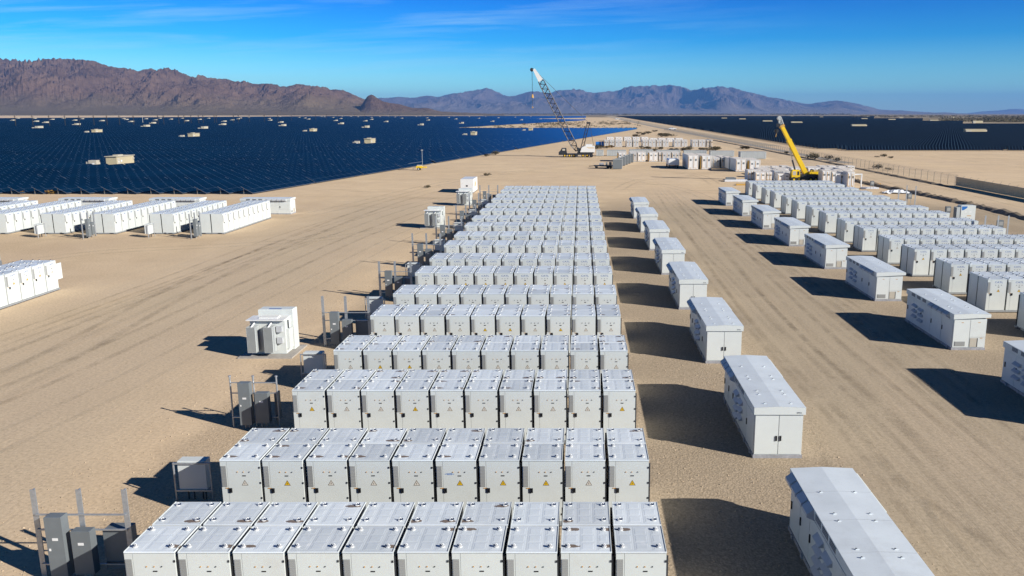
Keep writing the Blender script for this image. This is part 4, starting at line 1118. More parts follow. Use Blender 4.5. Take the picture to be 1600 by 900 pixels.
def cont_tree(L):
    return [('wall', MB().box(-L / 2, L / 2, 0, 2.8, .35, 3.3, TAN).mesh('wall')), ('roof', MB().box(-L / 2 - .1, L / 2 + .1, -.1, 2.9, 3.3, 3.45, TANR).mesh('roof')),
            ('end_box', MB().box(L / 2, L / 2 + .9, .4, 2.4, .9, 2.9, TANR).mesh('end_box')), ('annex', MB().box(-L / 2, -L / 2 + 3.5, -.9, -.001, 0, 2.6, PALE).mesh('annex'))]
CT = {s: cont_tree(L) for s, L in ((3, 13.0), (2, 13.0), (1, 12.0), (0, 10.0))}
rl = ['large tan container shelter in the right field, nearest one', 'tan container shelter in the right field below the thin road', 'tan container shelter right of the yellow crane head', 'tan container shelter left of the yellow crane head',
      'small tan container shelter, second left of the yellow crane head', 'small tan container shelter, third left of the yellow crane head', 'small tan container shelter above the thin field road, left one', 'small tan container shelter above the thin field road, right one',
      'tan container shelter on the thin field road, left one', 'tan container shelter on the thin field road by the scrub, right one']
for i, (X, Y, s) in enumerate(RSW):
    thing('field_container', CT[s], (X, Y, 0), 0, rl[i] if i < len(rl) else 'tiny pale shelter far off in the right field, %s of the farthest' % nth(i - 9), 'container shelter', 'container shelters of the right field')

# ------------------------------------------------------------------ utility poles beyond the left field
def pole_tree(h):
    return [('mast', MB().bar((0, 0, 0), (0, 0, h), .34, WOOD, 6, .26).mesh('mast')), ('crossarm', MB().box(-1.3, 1.3, -.08, .08, h - 1.2, h - 1.0, WOOD).mesh('crossarm')),
            ('insulator', MB().bar((-1.1, 0, h - 1.0), (-1.1, 0, h - .7), .07, CBLK, 5).mesh('insulator')), ('insulator', MB().bar((1.1, 0, h - 1.0), (1.1, 0, h - .7), .07, CBLK, 5).mesh('insulator'))]
PT = pole_tree(11.0)
pl = [(25, 198.5), (52, 198), (78, 198.5), (102.5, 198), (125, 200), (147.5, 197.5), (168, 197.5), (187.5, 197), (209.5, 197), (223.5, 193), (247.5, 196), (256.5, 196), (280, 195), (288.5, 194.5), (299, 194), (311, 194.5), (318, 193.5), (335.5, 193.5), (338.8, 193),
      (365.5, 193), (373, 192.5), (390, 192), (413.5, 191.5), (434.5, 190.5), (455.5, 189.5), (493.5, 188.5), (510.5, 187.5), (527.5, 187), (554, 186.5), (569.5, 186), (583, 185.5), (609, 185), (624, 184.5), (660, 184), (690, 183.3), (726, 182.6)]
for k, (u, v) in enumerate(pl):
    X, Y = gp(u, v)
    if k == 9:
        thing('light_mast', [('mast', MB().bar((0, 0, 0), (0, 0, 11.5), .3, PALE, 6, .16).mesh('mast')), ('head', MB().box(-.8, .8, -.2, .2, 11.5, 12.1, CBLK).mesh('head'))], (X, Y, 0), 0, 'pale light mast with a dark head among the utility poles', 'mast')
        continue
    thing('utility_pole', PT, (X, Y, 0), 0, 'thin dark utility pole across the left field, %s from the left' % nth(k + 1 if k < 9 else k), 'utility pole', 'utility poles across the left field')

# ------------------------------------------------------------------ lattice crane
def lattice(b, p0, p1, w0, w1, w2, m, n=26, taper=.12, dn=None):
    p0, p1 = Vector(p0), Vector(p1); d = (p1 - p0); L = d.length; d.normalize()
    side_ = Vector((0, 1, 0)); up = d.cross(side_).normalized()
    def wid(t): return w0 + (w1 - w0) * min(1, t / taper) if t < taper else (w1 if t < 1 - taper * .6 else w1 + (w2 - w1) * (t - 1 + taper * .6) / (taper * .6))
    def c(t, a, e): w = wid(t) / 2; return p0 + d * L * t + side_ * a * w + up * e * w
    for k in range(n):
        t0, t1 = k / n, (k + 1) / n
        for a, e in ((1, 1), (1, -1), (-1, 1), (-1, -1)): b.bar(c(t0, a, e), c(t1, a, e), .13, m, 4)
        s = 1 if k % 2 else -1
        b.bar(c(t0, 1, s), c(t1, 1, -s), .085, m, 3); b.bar(c(t0, -1, s), c(t1, -1, -s), .085, m, 3)
        b.bar(c(t0, s, 1), c(t1, -s, 1), .085, m, 3); b.bar(c(t0, s, -1), c(t1, -s, -1), .085, m, 3)
        b.bar(c(t0, 1, 1), c(t0, -1, 1), .04, m, 3); b.bar(c(t0, 1, 1), c(t0, 1, -1), .04, m, 3)
    return b
def crane1():
    Y = 246.0
    A = lambda u, v: (lambda q: Vector((q[0], 0, q[1])))(at(u, v, Y))
    ox = at(905, 246, Y)[0]
    O = Vector((ox, 0, 0)); q = lambda u, v: A(u, v) - O
    r = bpy.data.objects.new('lattice_crane', None); COL.objects.link(r); r.location = (ox, Y, 0)
    setp(r, 'tall lattice boom crane on a wheeled carrier with white engine house', 'crane')
    foot, tip = q(901.5, 236), q(833.5, 108.5); nk = q(845, 126)
    b = MB(); lattice(b, foot, nk, .5, 1.75, 1.5, CBLUE, 30, .1)
    boom = link('lattice_boom', b.mesh('lattice_boom'), r)
    d = (tip - nk).normalized(); up = d.cross(Vector((0, 1, 0)))
    b = MB()
    for s in (-.5, .5):
        y = s * 1.2
        pts = [nk + up * .75, nk - up * .75, tip - up * .5, tip + up * .2]
        b.poly([(p.x, y - .06, p.z) for p in pts] + [(p.x, y + .06, p.z) for p in pts], [(0, 1, 2, 3), (7, 6, 5, 4), (0, 4, 5, 1), (1, 5, 6, 2), (2, 6, 7, 3), (3, 7, 4, 0)], CWHT)
    pts = [nk + up * .75, nk + up * .6, tip + up * .05, tip + up * .2]
    b.poly([(p.x, -.6, p.z) for p in pts] + [(p.x, .6, p.z) for p in pts], [(0, 1, 2, 3), (7, 6, 5, 4), (0, 4, 5, 1), (2, 6, 7, 3), (0, 3, 7, 4)], CWHT)
    bt = link('boom_tip', b.mesh('boom_tip'), r)
    link('sheave', MB().bar(q(831, 109) + Vector((0, -.3, 0)), q(831, 109) + Vector((0, .3, 0)), .55, CBLK, 12).mesh('sheave'), bt)
    mt = q(919.5, 192)
    b = MB()
    for y in (-1, 1):
        b.bar(q(906, 237) + Vector((0, y, 0)), mt + Vector((-.35, y * .5, 0)), .11, CBLK, 4); b.bar(q(910, 237) + Vector((0, y, 0)), mt + Vector((.35, y * .5, 0)), .11, CBLK, 4)
    for k in range(1, 7):
        t = k / 7; a, c = q(906, 237).lerp(mt, t), q(910, 237).lerp(mt, min(1, t + .07))
        b.bar(a + Vector((0, -1 + t * .5, 0)), c + Vector((0, -1 + t * .5, 0)), .06, CBLK, 3); b.bar(a + Vector((0, -1 + t * .5, 0)), a + Vector((0, 1 - t * .5, 0)), .06, CBLK, 3)
    b.box(mt.x - .6, mt.x + .6, -.7, .7, mt.z - .3, mt.z + .25, CBLK)
    link('gantry_mast', b.mesh('gantry_mast'), r)
    for y in (-.35, .35):
        link('pendant_cable', MB().bar(tip + Vector((.2, y, 0)), mt + Vector((0, y, .1)), .05, CBLK, 4).mesh('pendant_cable'), r)
        link('back_stay', MB().bar(mt + Vector((.3, y, 0)), q(927.5, 227) + Vector((0, y, 0)), .05, CBLK, 4).mesh('back_stay'), r)
        link('hoist_cable', MB().bar(q(830.8 + (y + .35) * 2, 112), q(832, 148) + Vector((0, y * .5, 0)), .035, CBLK, 3).mesh('hoist_cable'), r)
    hb = q(832, 148)
    hk = link('hook_block', MB().bar(hb + Vector((0, 0, -.9)), hb + Vector((0, 0, .1)), .38, ORANGE, 8, .2).mesh('hook_block'), r)
    link('hook_line', MB().bar(hb + Vector((0, 0, -.9)), hb + Vector((0, 0, -3.6)), .04, CBLK, 4).bar(hb + Vector((0, 0, -3.9)), hb + Vector((0, 0, -3.5)), .16, ORANGE, 6).mesh('hook_line'), hk)
    # house
    x0, x1 = q(908.5, 240).x, q(929.5, 240).x
    z0, z1 = 1.55, 3.35
    hs = link('engine_house', MB().prism([(x0 - .4, z0), (x0 + .1, z1 - .4), (x0 + .8, z1), (x1, z1), (x1, z0)], -1.4, 1.4, CWHT, 'y').mesh('engine_house'), r)
    link('stripe', MB().box(x0 + 1.6, x1 - .2, -1.406, -1.4005, z1 - .45, z1 - .33, ORANGE).box(x0 + 2, x1 - .2, -1.406, -1.4005, z1 - .7, z1 - .62, ORANGE).mesh('stripe'), hs)
    link('roof_unit', MB().box(x0 + 1.3, x1 - .8, -.8, .8, z1, z1 + .55, CWHT).mesh('roof_unit'), hs)
    link('slew_frame', MB().prism([(q(901, 236).x, 3.0), (q(903, 236).x, 1.3), (q(909, 236).x, 1.3), (q(907, 236).x, 2.6)], -1.1, 1.1, CBLK, 'y').box(q(902, 240).x, x1 - .4, -1.2, 1.2, 1.15, z0 - .01, CBLK).mesh('slew_frame'), r)
    # carrier
    xa, xb = q(873, 240).x, q(927, 240).x
    link('carrier_chassis', MB().box(xa + 2.0, xb - .3, -1.2, 1.2, .72, 1.12, CBLK).box(q(899, 240).x, q(903, 240).x, -1.9, 1.9, .35, 1.0, CBLK).box(xb - .9, xb - .2, -1.9, 1.9, .3, 1.0, CBLK).mesh('carrier_chassis'), r)
    cabm = link('carrier_cab', MB().prism([(xa, .7), (xa, 1.5), (xa + .5, 1.95), (xa + .95, 2.75), (xa + 2.3, 2.75), (xa + 2.5, 1.2), (xa + 2.5, .7)], -1.2, 1.2, CBLK, 'y').mesh('carrier_cab'), r)
    link('cab_window', MB().box(xa + 1.15, xa + 1.95, -1.21, -1.2005, 2.0, 2.55, PALE).mesh('cab_window'), cabm)
    for u in (882.5, 890, 896.5, 911, 917.5, 924):
        xw = q(u, 240).x
        for sy in (-1, 1):
            ww = link('wheel', MB().bar((xw, sy * 1.25, .52), (xw, sy * .85, .52), .52, RUB, 16).mesh('wheel'), r)
            link('rim', MB().bar((xw, sy * 1.26, .52), (xw, sy * 1.2, .52), .24, YELLOW if sy < 0 else CBLK, 10).mesh('rim'), ww)
crane1()
def crane2():
    Y = 156.5
    ox = at(1258, 284, Y)[0]; O = Vector((ox, 0, 0))
    q = lambda u, v: (lambda t: Vector((t[0], 0, t[1])) - O)(at(u, v, Y))
    r = bpy.data.objects.new('mobile_crane', None); COL.objects.link(r); r.location = (ox, Y, 0)
    setp(r, 'yellow telescopic mobile crane with raised boom behind the right block', 'crane')
    p0, p1 = q(1261, 276), q(1220.5, 195.5)
    d = (p1 - p0).normalized(); up = d.cross(Vector((0, 1, 0))).normalized()
    def sec(a, b_, w, h0, nm, m=CYEL, par=None):
        bb = MB(); A, B = p0.lerp(p1, a), p0.lerp(p1, b_)
        pts = []
        for P in (A, B):
            for y, e in ((-w, -h0), (w, -h0), (w, h0 * .7), (w * .6, h0), (-w * .6, h0), (-w, h0 * .7)): pts.append(P + Vector((0, y, 0)) + up * e)
        bb.poly(pts, [(0, 1, 2, 3, 4, 5), (11, 10, 9, 8, 7, 6)] + [(i, (i + 1) % 6 + 0, (i + 1) % 6 + 6, i + 6) for i in range(6)], m)
        return link(nm, bb.mesh(nm), par or r)
    bm = sec(-.05, .70, .38, .46, 'boom_base')
    s2 = sec(.70, .97, .30, .38, 'boom_section'); sec(.96, 1.0, .42, .50, 'boom_collar', ORANGE); sec(.69, .72, .42, .50, 'boom_collar', CYEL)
    tp = q(1217.5, 184.5)
    b = MB()
    for y in (-.3, .3):
        b.bar(p1 + Vector((0, y, 0)) + up * .3, tp + Vector((0, y, 0)) + up * .2, .09, CGREY, 4); b.bar(p1 + Vector((0, y, 0)) - up * .4, tp + Vector((0, y, 0)) - up * .3, .09, CGREY, 4)
        for k in range(3): b.bar(p1.lerp(tp, k / 3) + Vector((0, y, 0)) + up * .3, p1.lerp(tp, (k + 1) / 3) + Vector((0, y, 0)) - up * .3, .05, CGREY, 3)
    b.bar(tp + Vector((0, -.35, 0)), tp + Vector((0, .35, 0)), .42, CGREY, 12)
    b.box(q(1214, 192).x, q(1219, 192).x, -.4, .4, q(1214, 198).z, q(1214, 193).z, CBLK)
    link('boom_head', b.mesh('boom_head'), r)
    hb = q(1213.3, 205)
    hk = link('hook_block', MB().bar(hb + Vector((0, 0, .35)), hb + Vector((0, 0, -.45)), .32, CBLK, 8, .15).box(hb.x - .45, hb.x + .45, -.12, .12, hb.z - .15, hb.z + .25, CBLK).mesh('hook_block'), r)
    link('hoist_cable', MB().bar(q(1214.5, 194), hb, .05, CBLK, 4).mesh('hoist_cable'), r)
    link('hook', MB().bar(hb + Vector((0, 0, -.4)), hb + Vector((-.1, 0, -1.1)), .06, ORANGE, 5).mesh('hook'), hk)
    link('lift_cylinder', MB().bar(q(1244, 272), q(1238, 250), .17, CBLK, 8).bar(q(1238, 250), q(1233.5, 232), .11, CHROME, 8).mesh('lift_cylinder'), r)
    def X(u): return q(u, 280).x
    link('slew_body', MB().box(X(1250), X(1283), -1.2, 1.2, .95, 1.5, CBLK).box(X(1262), X(1280), -1.0, 1.0, 1.5, 2.0, CYEL).box(X(1272), X(1279), -1.22, -1.0, .2, .9, CYEL).mesh('slew_body'), r)
    cb = link('operator_cab', MB().bev(X(1234.5), X(1247.5), -1.1, .1, .9, 2.35, CYEL, .25).mesh('operator_cab'), r)
    link('cab_window', MB().box(X(1236), X(1241), -1.12, -1.1005, 1.35, 2.1, PALE).box(X(1243), X(1246), -1.12, -1.1005, 1.35, 2.1, GLASSD).mesh('cab_window'), cb)
    link('carrier', MB().box(X(1233), X(1285), -1.25, 1.25, .45, .9, CBLK).mesh('carrier'), r)
    for u in (1238, 1246, 1264, 1272, 1280):
        for sy in (-1, 1):
            ww = link('wheel', MB().bar((X(u), sy * 1.3, .5), (X(u), sy * .9, .5), .5, RUB, 14).mesh('wheel'), r)
            link('rim', MB().bar((X(u), sy * 1.31, .5), (X(u), sy * 1.2, .5), .2, CYEL, 8).mesh('rim'), ww)
    link('winch', MB().bar((X(1268), -.5, 2.15), (X(1268), .5, 2.15), .3, CBLK, 10).mesh('winch'), r)
    link('hand_rail', MB().box(X(1262), X(1284), -1.2, -1.15, 2.25, 2.3, CYEL).box(X(1264), X(1264.7), -1.2, -1.15, 1.5, 2.25, CYEL).box(X(1282), X(1282.7), -1.2, -1.15, 1.5, 2.25, CYEL).mesh('hand_rail'), r)
crane2()

# ------------------------------------------------------------------ crates and containers in the yard
def crate_tree(w, h, dpt, orange=False, shaded=False):
    t = [('body', MB().box(0, w, .05, dpt, .12, h - .04, CRATEW).mesh('body')), ('roof', MB().box(-.03, w + .03, 0, dpt + .03, h - .04, h, CREAM).mesh('roof')),
         ('base_frame', MB().box(.05, w - .05, .1, dpt, 0, .12, DARK).box(-.01, w + .01, .0, .06, .10, .22, CRATEW).mesh('base_frame'))]
    for k in range(2):
        a = .06 + k * (w / 2); b_ = a + w / 2 - .12
        mm = (a + b_) / 2
        sub = [('amber_strip', MB().box(a + .06, a + .14, .0, .0195, .3, h - .3, ORANGE).box(mm - .2, mm + .2, .0, .0195, .3, .42, ORANGE).mesh('amber_strip')), ('window_plate', MB().box(mm - .22, mm + .22, .008, .0195, h * .60, h * .74, BOARD).mesh('window_plate')),
               ('lock_rod', MB().box(b_ - .12, b_ - .08, .0, .0195, .25, h - .15, ORANGE if k else GALV).mesh('lock_rod'))]
        t.append(('door', MB().box(a, b_, .02, .049, .2, h - .12, CRATE_SHADE if shaded else CRATEW).mesh('door'), sub))
    if orange:
        b = MB()
        for k in range(4): b.box(-.25 + k * .001, -.04, .15 + k * .25, .3 + k * .25, .15, h - .2, ORANGE)
        t.append(('orange_brace', b.mesh('orange_brace')))
    return t
crate_cache = {}
rr_ = random.Random(31)
def crate(u0, u1, vb, vt, dpt, label, group, orange=False, shaded=False):
    X0, Y = gp(u0, vb); X1, _ = gp(u1, vb)
    h = at(u0, vt, Y)[1]
    key = (round(X1 - X0, 1), round(h, 1), dpt, orange, shaded)
    if key not in crate_cache: crate_cache[key] = crate_tree(*key)
    return thing('battery_crate', crate_cache[key], (X0, Y, 0), 0, label, 'crate', group)
A_ = [(944, 951), (952, 960), (961, 972), (978.5, 987.5), (989, 998), (1003.8, 1012.5), (1013, 1024.5), (1025.5, 1033.8), (1035, 1045), (1053, 1063.5), (1064.5, 1074), (1081.5, 1090.5), (1091.5, 1102), (1104, 1108), (1110, 1113)]
for k, (a, b_) in enumerate(A_):
    crate(a, b_, 229.8, 218.8, 6.0, 'white storage crate in the farthest yard line, %s from the left' % nth(k + 1), 'crates of the farthest yard line', shaded=True)
for k in range(9):
    u = 948 + k * 13.5
    crate(u, u + 11, 222.0 - (k < 4) * 1.2, 214.2 + (k > 4) * 1.6, 6.0, 'white storage crate behind the farthest yard line, %s from the left, only its top showing' % nth(k + 1), 'crates behind the farthest yard line')
B_ = [(966, 978.5, 1, 0), (984, 995, 0, 1), (996, 1008.5, 0, 0), (1014, 1027.5, 1, 0), (1029, 1033, 0, 0), (1034.5, 1048, 0, 1), (1049.5, 1061.5, 0, 1)]
for k, (a, b_, o_, s_) in enumerate(B_):
    crate(a, b_, 252.8, 238.0, 6.0, 'tall white and orange battery crate in the middle yard line, %s from the left' % nth(k + 1), 'crates of the middle yard line', orange=bool(o_), shaded=bool(s_))
C_ = [(1075, 1091, 265, 242.5, 11.0, 0), (1096, 1111, 265, 243.0, 11.0, 1), (1114, 1124, 262.5, 246.5, 9.0, 0), (1127, 1137, 262.5, 246, 9.0, 0), (1139, 1147.5, 265, 247, 9.0, 0), (1149.5, 1165.5, 268.5, 248.5, 9.0, 0), (1170.5, 1187.5, 268.5, 249.5, 9.0, 1)]
for k, (a, b_, vb, vt, dp, o_) in enumerate(C_):
    crate(a, b_, vb, vt, dp, 'large white and orange battery crate in the near yard line, %s from the left' % nth(k + 1), 'crates of the near yard line', orange=bool(o_), shaded=k in (2, 3))
D_ = [(1167.5, 1178, 283, 265.5), (1180, 1196, 284, 269), (1197, 1206, 284, 269), (1215, 1234, 284, 271.5), (1284, 1297, 287, 266.5), (1299, 1312, 287, 268), (1313, 1322, 292, 268.5), (1323, 1334, 294, 268.5)]
for k, (a, b_, vb, vt) in enumerate(D_):
    crate(a, b_, vb, vt, 2.6, 'bright white crate just behind the right block, %s from the left' % nth(k + 1), 'crates right behind the right block')
for k, (a, b_, vb, vt) in enumerate([(1185, 1205, 274, 264), (1212, 1232, 273, 263.5), (1262, 1285, 271, 261.5), (1288, 1310, 272, 262.5), (1312, 1333, 274, 264), (1236, 1258, 270, 262)]):
    crate(a, b_, vb, vt, 5.0, 'cream topped crate behind the yellow crane, %s from the left' % nth([1, 2, 4, 5, 6, 3][k]), 'cream topped crates behind the yellow crane', orange=k % 2 == 0)
_n = 0
for (vb, vt, us_) in ((281.5, 267.5, (1209, 1222, 1287, 1300, 1314)), (277.5, 265.5, (1178, 1191, 1204, 1217, 1290, 1303, 1317)), (266.5, 259.5, (1192, 1206, 1221, 1266, 1280, 1295, 1310, 1324))):
    for u in us_:
        _n += 1
        crate(u, u + 11.5, vb, vt + rr_.uniform(-.6, .6), 2.6, 'white crate wedged in the crowded stack behind the right block, %s from front left' % nth(_n), 'crowded crates behind the right block', orange=_n % 3 == 0, shaded=_n % 4 == 1)
def cont(u0, u1, vb, vt, dpt, label):
    X0, Y = gp(u0, vb); X1, _ = gp(u1, vb); h = at(u0, vt, Y)[1]; w = X1 - X0
    b = MB().box(0, w, 0, dpt, .1, h - .08, CGREY)
    n = max(3, int(w / .5)); rib = MB()
    for k in range(n): rib.box(w * (k + .2) / n, w * (k + .6) / n, -.04, -.001, .25, h - .25, CGREY)
    thing('grey_container', [('body', b.mesh('body')), ('roof', MB().box(-.05, w + .05, -.05, dpt + .05, h - .08, h, CGREY).mesh('roof')), ('side_ribs', rib.mesh('side_ribs')),
          ('end_door', MB().box(w, w + .04, .15, dpt - .15, .2, h - .15, CWHT).mesh('end_door')), ('corner_post', MB().box(-.04, .12, -.06, -.0405, 0, h - .1, CGREY).mesh('corner_post'))], (X0, Y, 0), 0, label, 'container', 'grey shipping containers in the yard')
for a in [(932, 943, 244, 234.5, 2.5, 'grey container directly right of the lattice crane'), (948.5, 978, 244, 234.5, 2.5, 'long grey container second right of the lattice crane'), (984, 1020, 243, 233.8, 2.5, 'grey container showing its roof behind the middle crates, left one'),
          (1026, 1063, 243.5, 234.6, 2.5, 'grey container showing its roof behind the middle crates, centre one'), (1069, 1104, 243.8, 235.2, 2.5, 'grey container behind the near white crates, left one'), (1110, 1147, 245, 235.8, 2.5, 'grey container behind the near white crates, right one'),
          (1157, 1197, 248.5, 237.2, 3.5, 'grey container standing alone at the right end of the yard')]: cont(*a)
# grey cabinets stacked in a slanting line beside the flatbed trailer
for k in range(7):
    u = 957.5 + k * 4.4; v = 264.5 - k * 1.75
    X0, Y = gp(u, v)
    thing('spare_cabinet', [('body', MB().box(0, 1.0 if k else 2.2, 0, 1.0, .1, 2.3, BOARD).mesh('body')), ('roof', MB().box(-.03, 1.03 if k else 2.23, -.03, 1.03, 2.3, 2.36, CGREY).mesh('roof')), ('edge', MB().box(.0 + (1.0 if k else 2.2), .03 + (1.0 if k else 2.2), 0, 1.0, .1, 2.3, CWHT).mesh('edge')), ('base', MB().box(.1, .9, .1, .9, 0, .1, DARK).mesh('base'))],
          (X0, Y, 0), 0, 'grey cabinet in the slanting line beside the flatbed trailer, %s from the near end' % nth(k + 1), 'cabinet', 'grey cabinets in the slanting line')
# vehicles
def vehicle(name, u, v, scale, label, cat, mcol, rz=0, kind='pickup'):
    X, Y = gp(u, v); r = bpy.data.objects.new(name, None); COL.objects.link(r); r.location = (X, Y, 0); r.rotation_euler = (0, 0, rz); r.scale = (scale,) * 3
    setp(r, label, cat)
    if kind == 'pickup':
        bd = link('body', MB().prism([(-2.6, .5), (-2.6, 1.0), (-1.6, 1.12), (-.9, 1.7), (.55, 1.72), (.75, 1.15), (2.6, 1.12), (2.6, .5)], -.95, .95, mcol, 'y').mesh('body'), r)
        link('window', MB().box(-.85, .5, -.96, -.9505, 1.2, 1.6, GLASSD).mesh('window'), r)
        link('window', MB().prism([(-1.58, 1.15), (-.93, 1.68), (-.97, 1.70), (-1.62, 1.17)], -.8, .8, GLASSD, 'y').mesh('window'), r)
    else:
        link('cargo_box', MB().bev(-1.3, 1.3, -1.2, 4.2, .8, 2.2, mcol, .25).mesh('cargo_box'), r)
        link('cab', MB().bev(-1.1, 1.1, 4.25, 5.8, .5, 2.1, mcol, .15).mesh('cab'), r)
        link('bumper', MB().box(-1.2, 1.2, -1.35, -1.21, .5, .75, CBLK).mesh('bumper'), r)
    ws = ((-1.7, .38), (1.7, .38)) if kind == 'pickup' else ()
    for x, z in ws:
        for sy in (-1, 1):
            w = link('wheel', MB().bar((x, sy * .96, z), (x, sy * .7, z), .38, RUB, 12).mesh('wheel'), r)
            link('rim', MB().bar((x, sy * .97, z), (x, sy * .9, z), .18, GALV, 8).mesh('rim'), w)
    if kind != 'pickup':
        for y in (0, 4.9):
            for sx in (-1, 1):
                w = link('wheel', MB().bar((sx * 1.2, y, .45), (sx * .9, y, .45), .45, RUB, 12).mesh('wheel'), r)
                link('rim', MB().bar((sx * 1.21, y, .45), (sx * 1.1, y, .45), .2, GALV, 8).mesh('rim'), w)
vehicle('water_truck', 1052, 262.5, 1.0, 'white truck seen from behind, parked between the crate lines', 'truck', CWHT, 0, 'truck')
vehicle('pickup_truck', 1050.5, 203.0, 1.2, 'white pickup truck parked on the shoulder of the far road', 'pickup truck', CWHT)
vehicle('pickup_truck', 965, 187.2, 2.0, 'tiny white vehicle far off on the road', 'pickup truck', CWHT)
def trailer():
    X, Y = gp(942, 263); r = bpy.data.objects.new('flatbed_trailer', None); COL.objects.link(r); r.location = (X, Y, 0)
    setp(r, 'low dark flatbed trailer loaded with machine parts', 'trailer')
    link('deck', MB().box(-2.2, 2.4, -1, 1, .55, .75, CBLK).mesh('deck'), r)
    link('load', MB().bar((-.9, -.3, 1.05), (.2, -.3, 1.05), .32, SKID, 8).bar((.7, 0, 1.1), (1.1, 0, 1.1), .38, BOARD, 8).box(1.5, 2.1, -.5, .5, .75, 1.5, CBLK).mesh('load'), r)
    link('drawbar', MB().bar((-3.4, 0, .5), (-2.2, 0, .6), .08, CBLK, 5).mesh('drawbar'), r)
    for x in (-1.6, 1.2, 1.9):
        for sy in (-1, 1): link('wheel', MB().bar((x, sy * 1.1, .35), (x, sy * .85, .35), .35, RUB, 12).mesh('wheel'), r)
trailer()
def bluetank():
    X, Y = gp(937, 229.5); r = bpy.data.objects.new('blue_tank', None); COL.objects.link(r); r.location = (X, Y, 0)
    setp(r, 'bright blue water tank trailer right of the lattice crane', 'tank')
    link('tank', MB().bar((-1.6, 0, 1.3), (.6, 0, 1.3), .75, BLUEP, 14).mesh('tank'), r); link('pump_box', MB().bev(.7, 1.6, -.6, .6, .3, 2.1, BLUEP, .08).mesh('pump_box'), r)
    link('frame', MB().box(-1.8, 1.7, -.7, .7, .3, .5, CBLK).mesh('frame'), r)
    for x in (-1.2, .2): link('wheel', MB().bar((x, -.85, .35), (x, -.65, .35), .35, RUB, 10).mesh('wheel'), r)
bluetank()
def light_tower():
    X, Y = gp(655, 266); r = bpy.data.objects.new('light_tower', None); COL.objects.link(r); r.location = (X, Y, 0)
    setp(r, 'yellow light tower trailer with tall mast at the edge of the left field', 'light tower')
    s = 6.6
    link('body', MB().bev(-.6, .85, -.5, .5, .5, 1.0, CYEL, .08).box(-.4, .6, -.4, .4, 1.0, 1.25, PALE).mesh('body'), r)
    link('mast', MB().bar((.82, 0, .6), (.82, 0, 4.5), .06, GALV, 6).mesh('mast'), r)
    link('lamp_head', MB().box(.6, 1.05, -.1, .1, 4.5, 4.8, GALV).mesh('lamp_head'), r)
    link('solar_panel', MB().prism([(-2.3, 1.55), (-2.3, 1.62), (.7, 2.05), (.7, 1.98)], -.8, .8, PVFRAME, 'y').mesh('solar_panel'), r)
    link('drawbar', MB().bar((-1.6, 0, .5), (-.6, 0, .6), .05, GALV, 5).bar((-1.4, 0, 0), (-1.4, 0, .9), .04, GALV, 5).mesh('drawbar'), r)
    link('tool_box', MB().box(1.0, 1.8, -.3, .3, .6, .85, CYEL).mesh('tool_box'), r)
    for sy in (-1, 1):
        w = link('wheel', MB().bar((0, sy * .65, .33), (0, sy * .5, .33), .33, RUB, 12).mesh('wheel'), r); link('rim', MB().bar((0, sy * .66, .33), (0, sy * .6, .33), .15, LUGM, 8).mesh('rim'), w)
light_tower()
# flat bundles and pipe frame near the right block
for k, (u, v, w, h, m_, lab, cat) in enumerate([(1142, 283.5, 2.0, .75, BOARD, 'small dark grey crate beside the pale beams', 'crate'), (1150, 284, 4.4, .4, PLAST, 'bundle of pale steel beams on the sand left of the white crates', 'beams'), (1163, 289.8, 3.0, .25, ORANGE, 'low yellow cable cover by the white crates', 'cable cover'),
                                            (1360, 295.5, 3.0, .3, PLAST, 'long white panel lying behind the right block', 'panel'), (1366, 288.5, 2.6, .2, ORANGE, 'orange strap pile beside the white pipe frame', 'strap pile')]):
    X, Y = gp(u, v); b = MB()
    n = 4
    for j in range(n): b.box(-w / 2 + j * .07, w / 2 - j * .09, j * .42, j * .42 + .36, 0.02 + .02 * j, h - (j % 2) * .07, m_)
    setp(link('material_bundle', b.mesh('material_bundle'), None, (X, Y, 0)), lab, cat)
X, Y = gp(1345, 293)
thing('pipe_frame', [('leg', MB().bar((0, 0, 0), (0, 0, 2.35), .12, CWHT, 8).mesh('leg')), ('leg', MB().bar((-4.6, 0, 0), (-4.6, 0, 2.35), .12, CWHT, 8).mesh('leg')), ('top_rail', MB().bar((-4.7, 0, 2.35), (.1, 0, 2.35), .13, CWHT, 8).mesh('top_rail'))], (X, Y, 0), 0, 'white pipe frame like a goal at the right end of the white crates', 'pipe frame')
def sheet():
    X, Y = gp(1400, 302); b = MB(); n = 14; rr = random.Random(2)
    pts = [((i / (n - 1) - .5) * 4.6, (j / 7 - .5) * 2.0, max(0.02, .75 * (1 - abs(i / (n - 1) - .5) * 1.7) * (1 - abs(j / 7 - .5) * 1.6) + rr.uniform(-.18, .2))) for j in range(8) for i in range(n)]
    b.poly(pts, [(j * n + i, j * n + i + 1, (j + 1) * n + i + 1, (j + 1) * n + i) for j in range(7) for i in range(n - 1)], PLAST)
    setp(link('plastic_sheet', b.mesh('plastic_sheet'), None, (X, Y, 0)), 'crumpled heap of white plastic sheeting behind the right block', 'plastic sheet')
sheet()

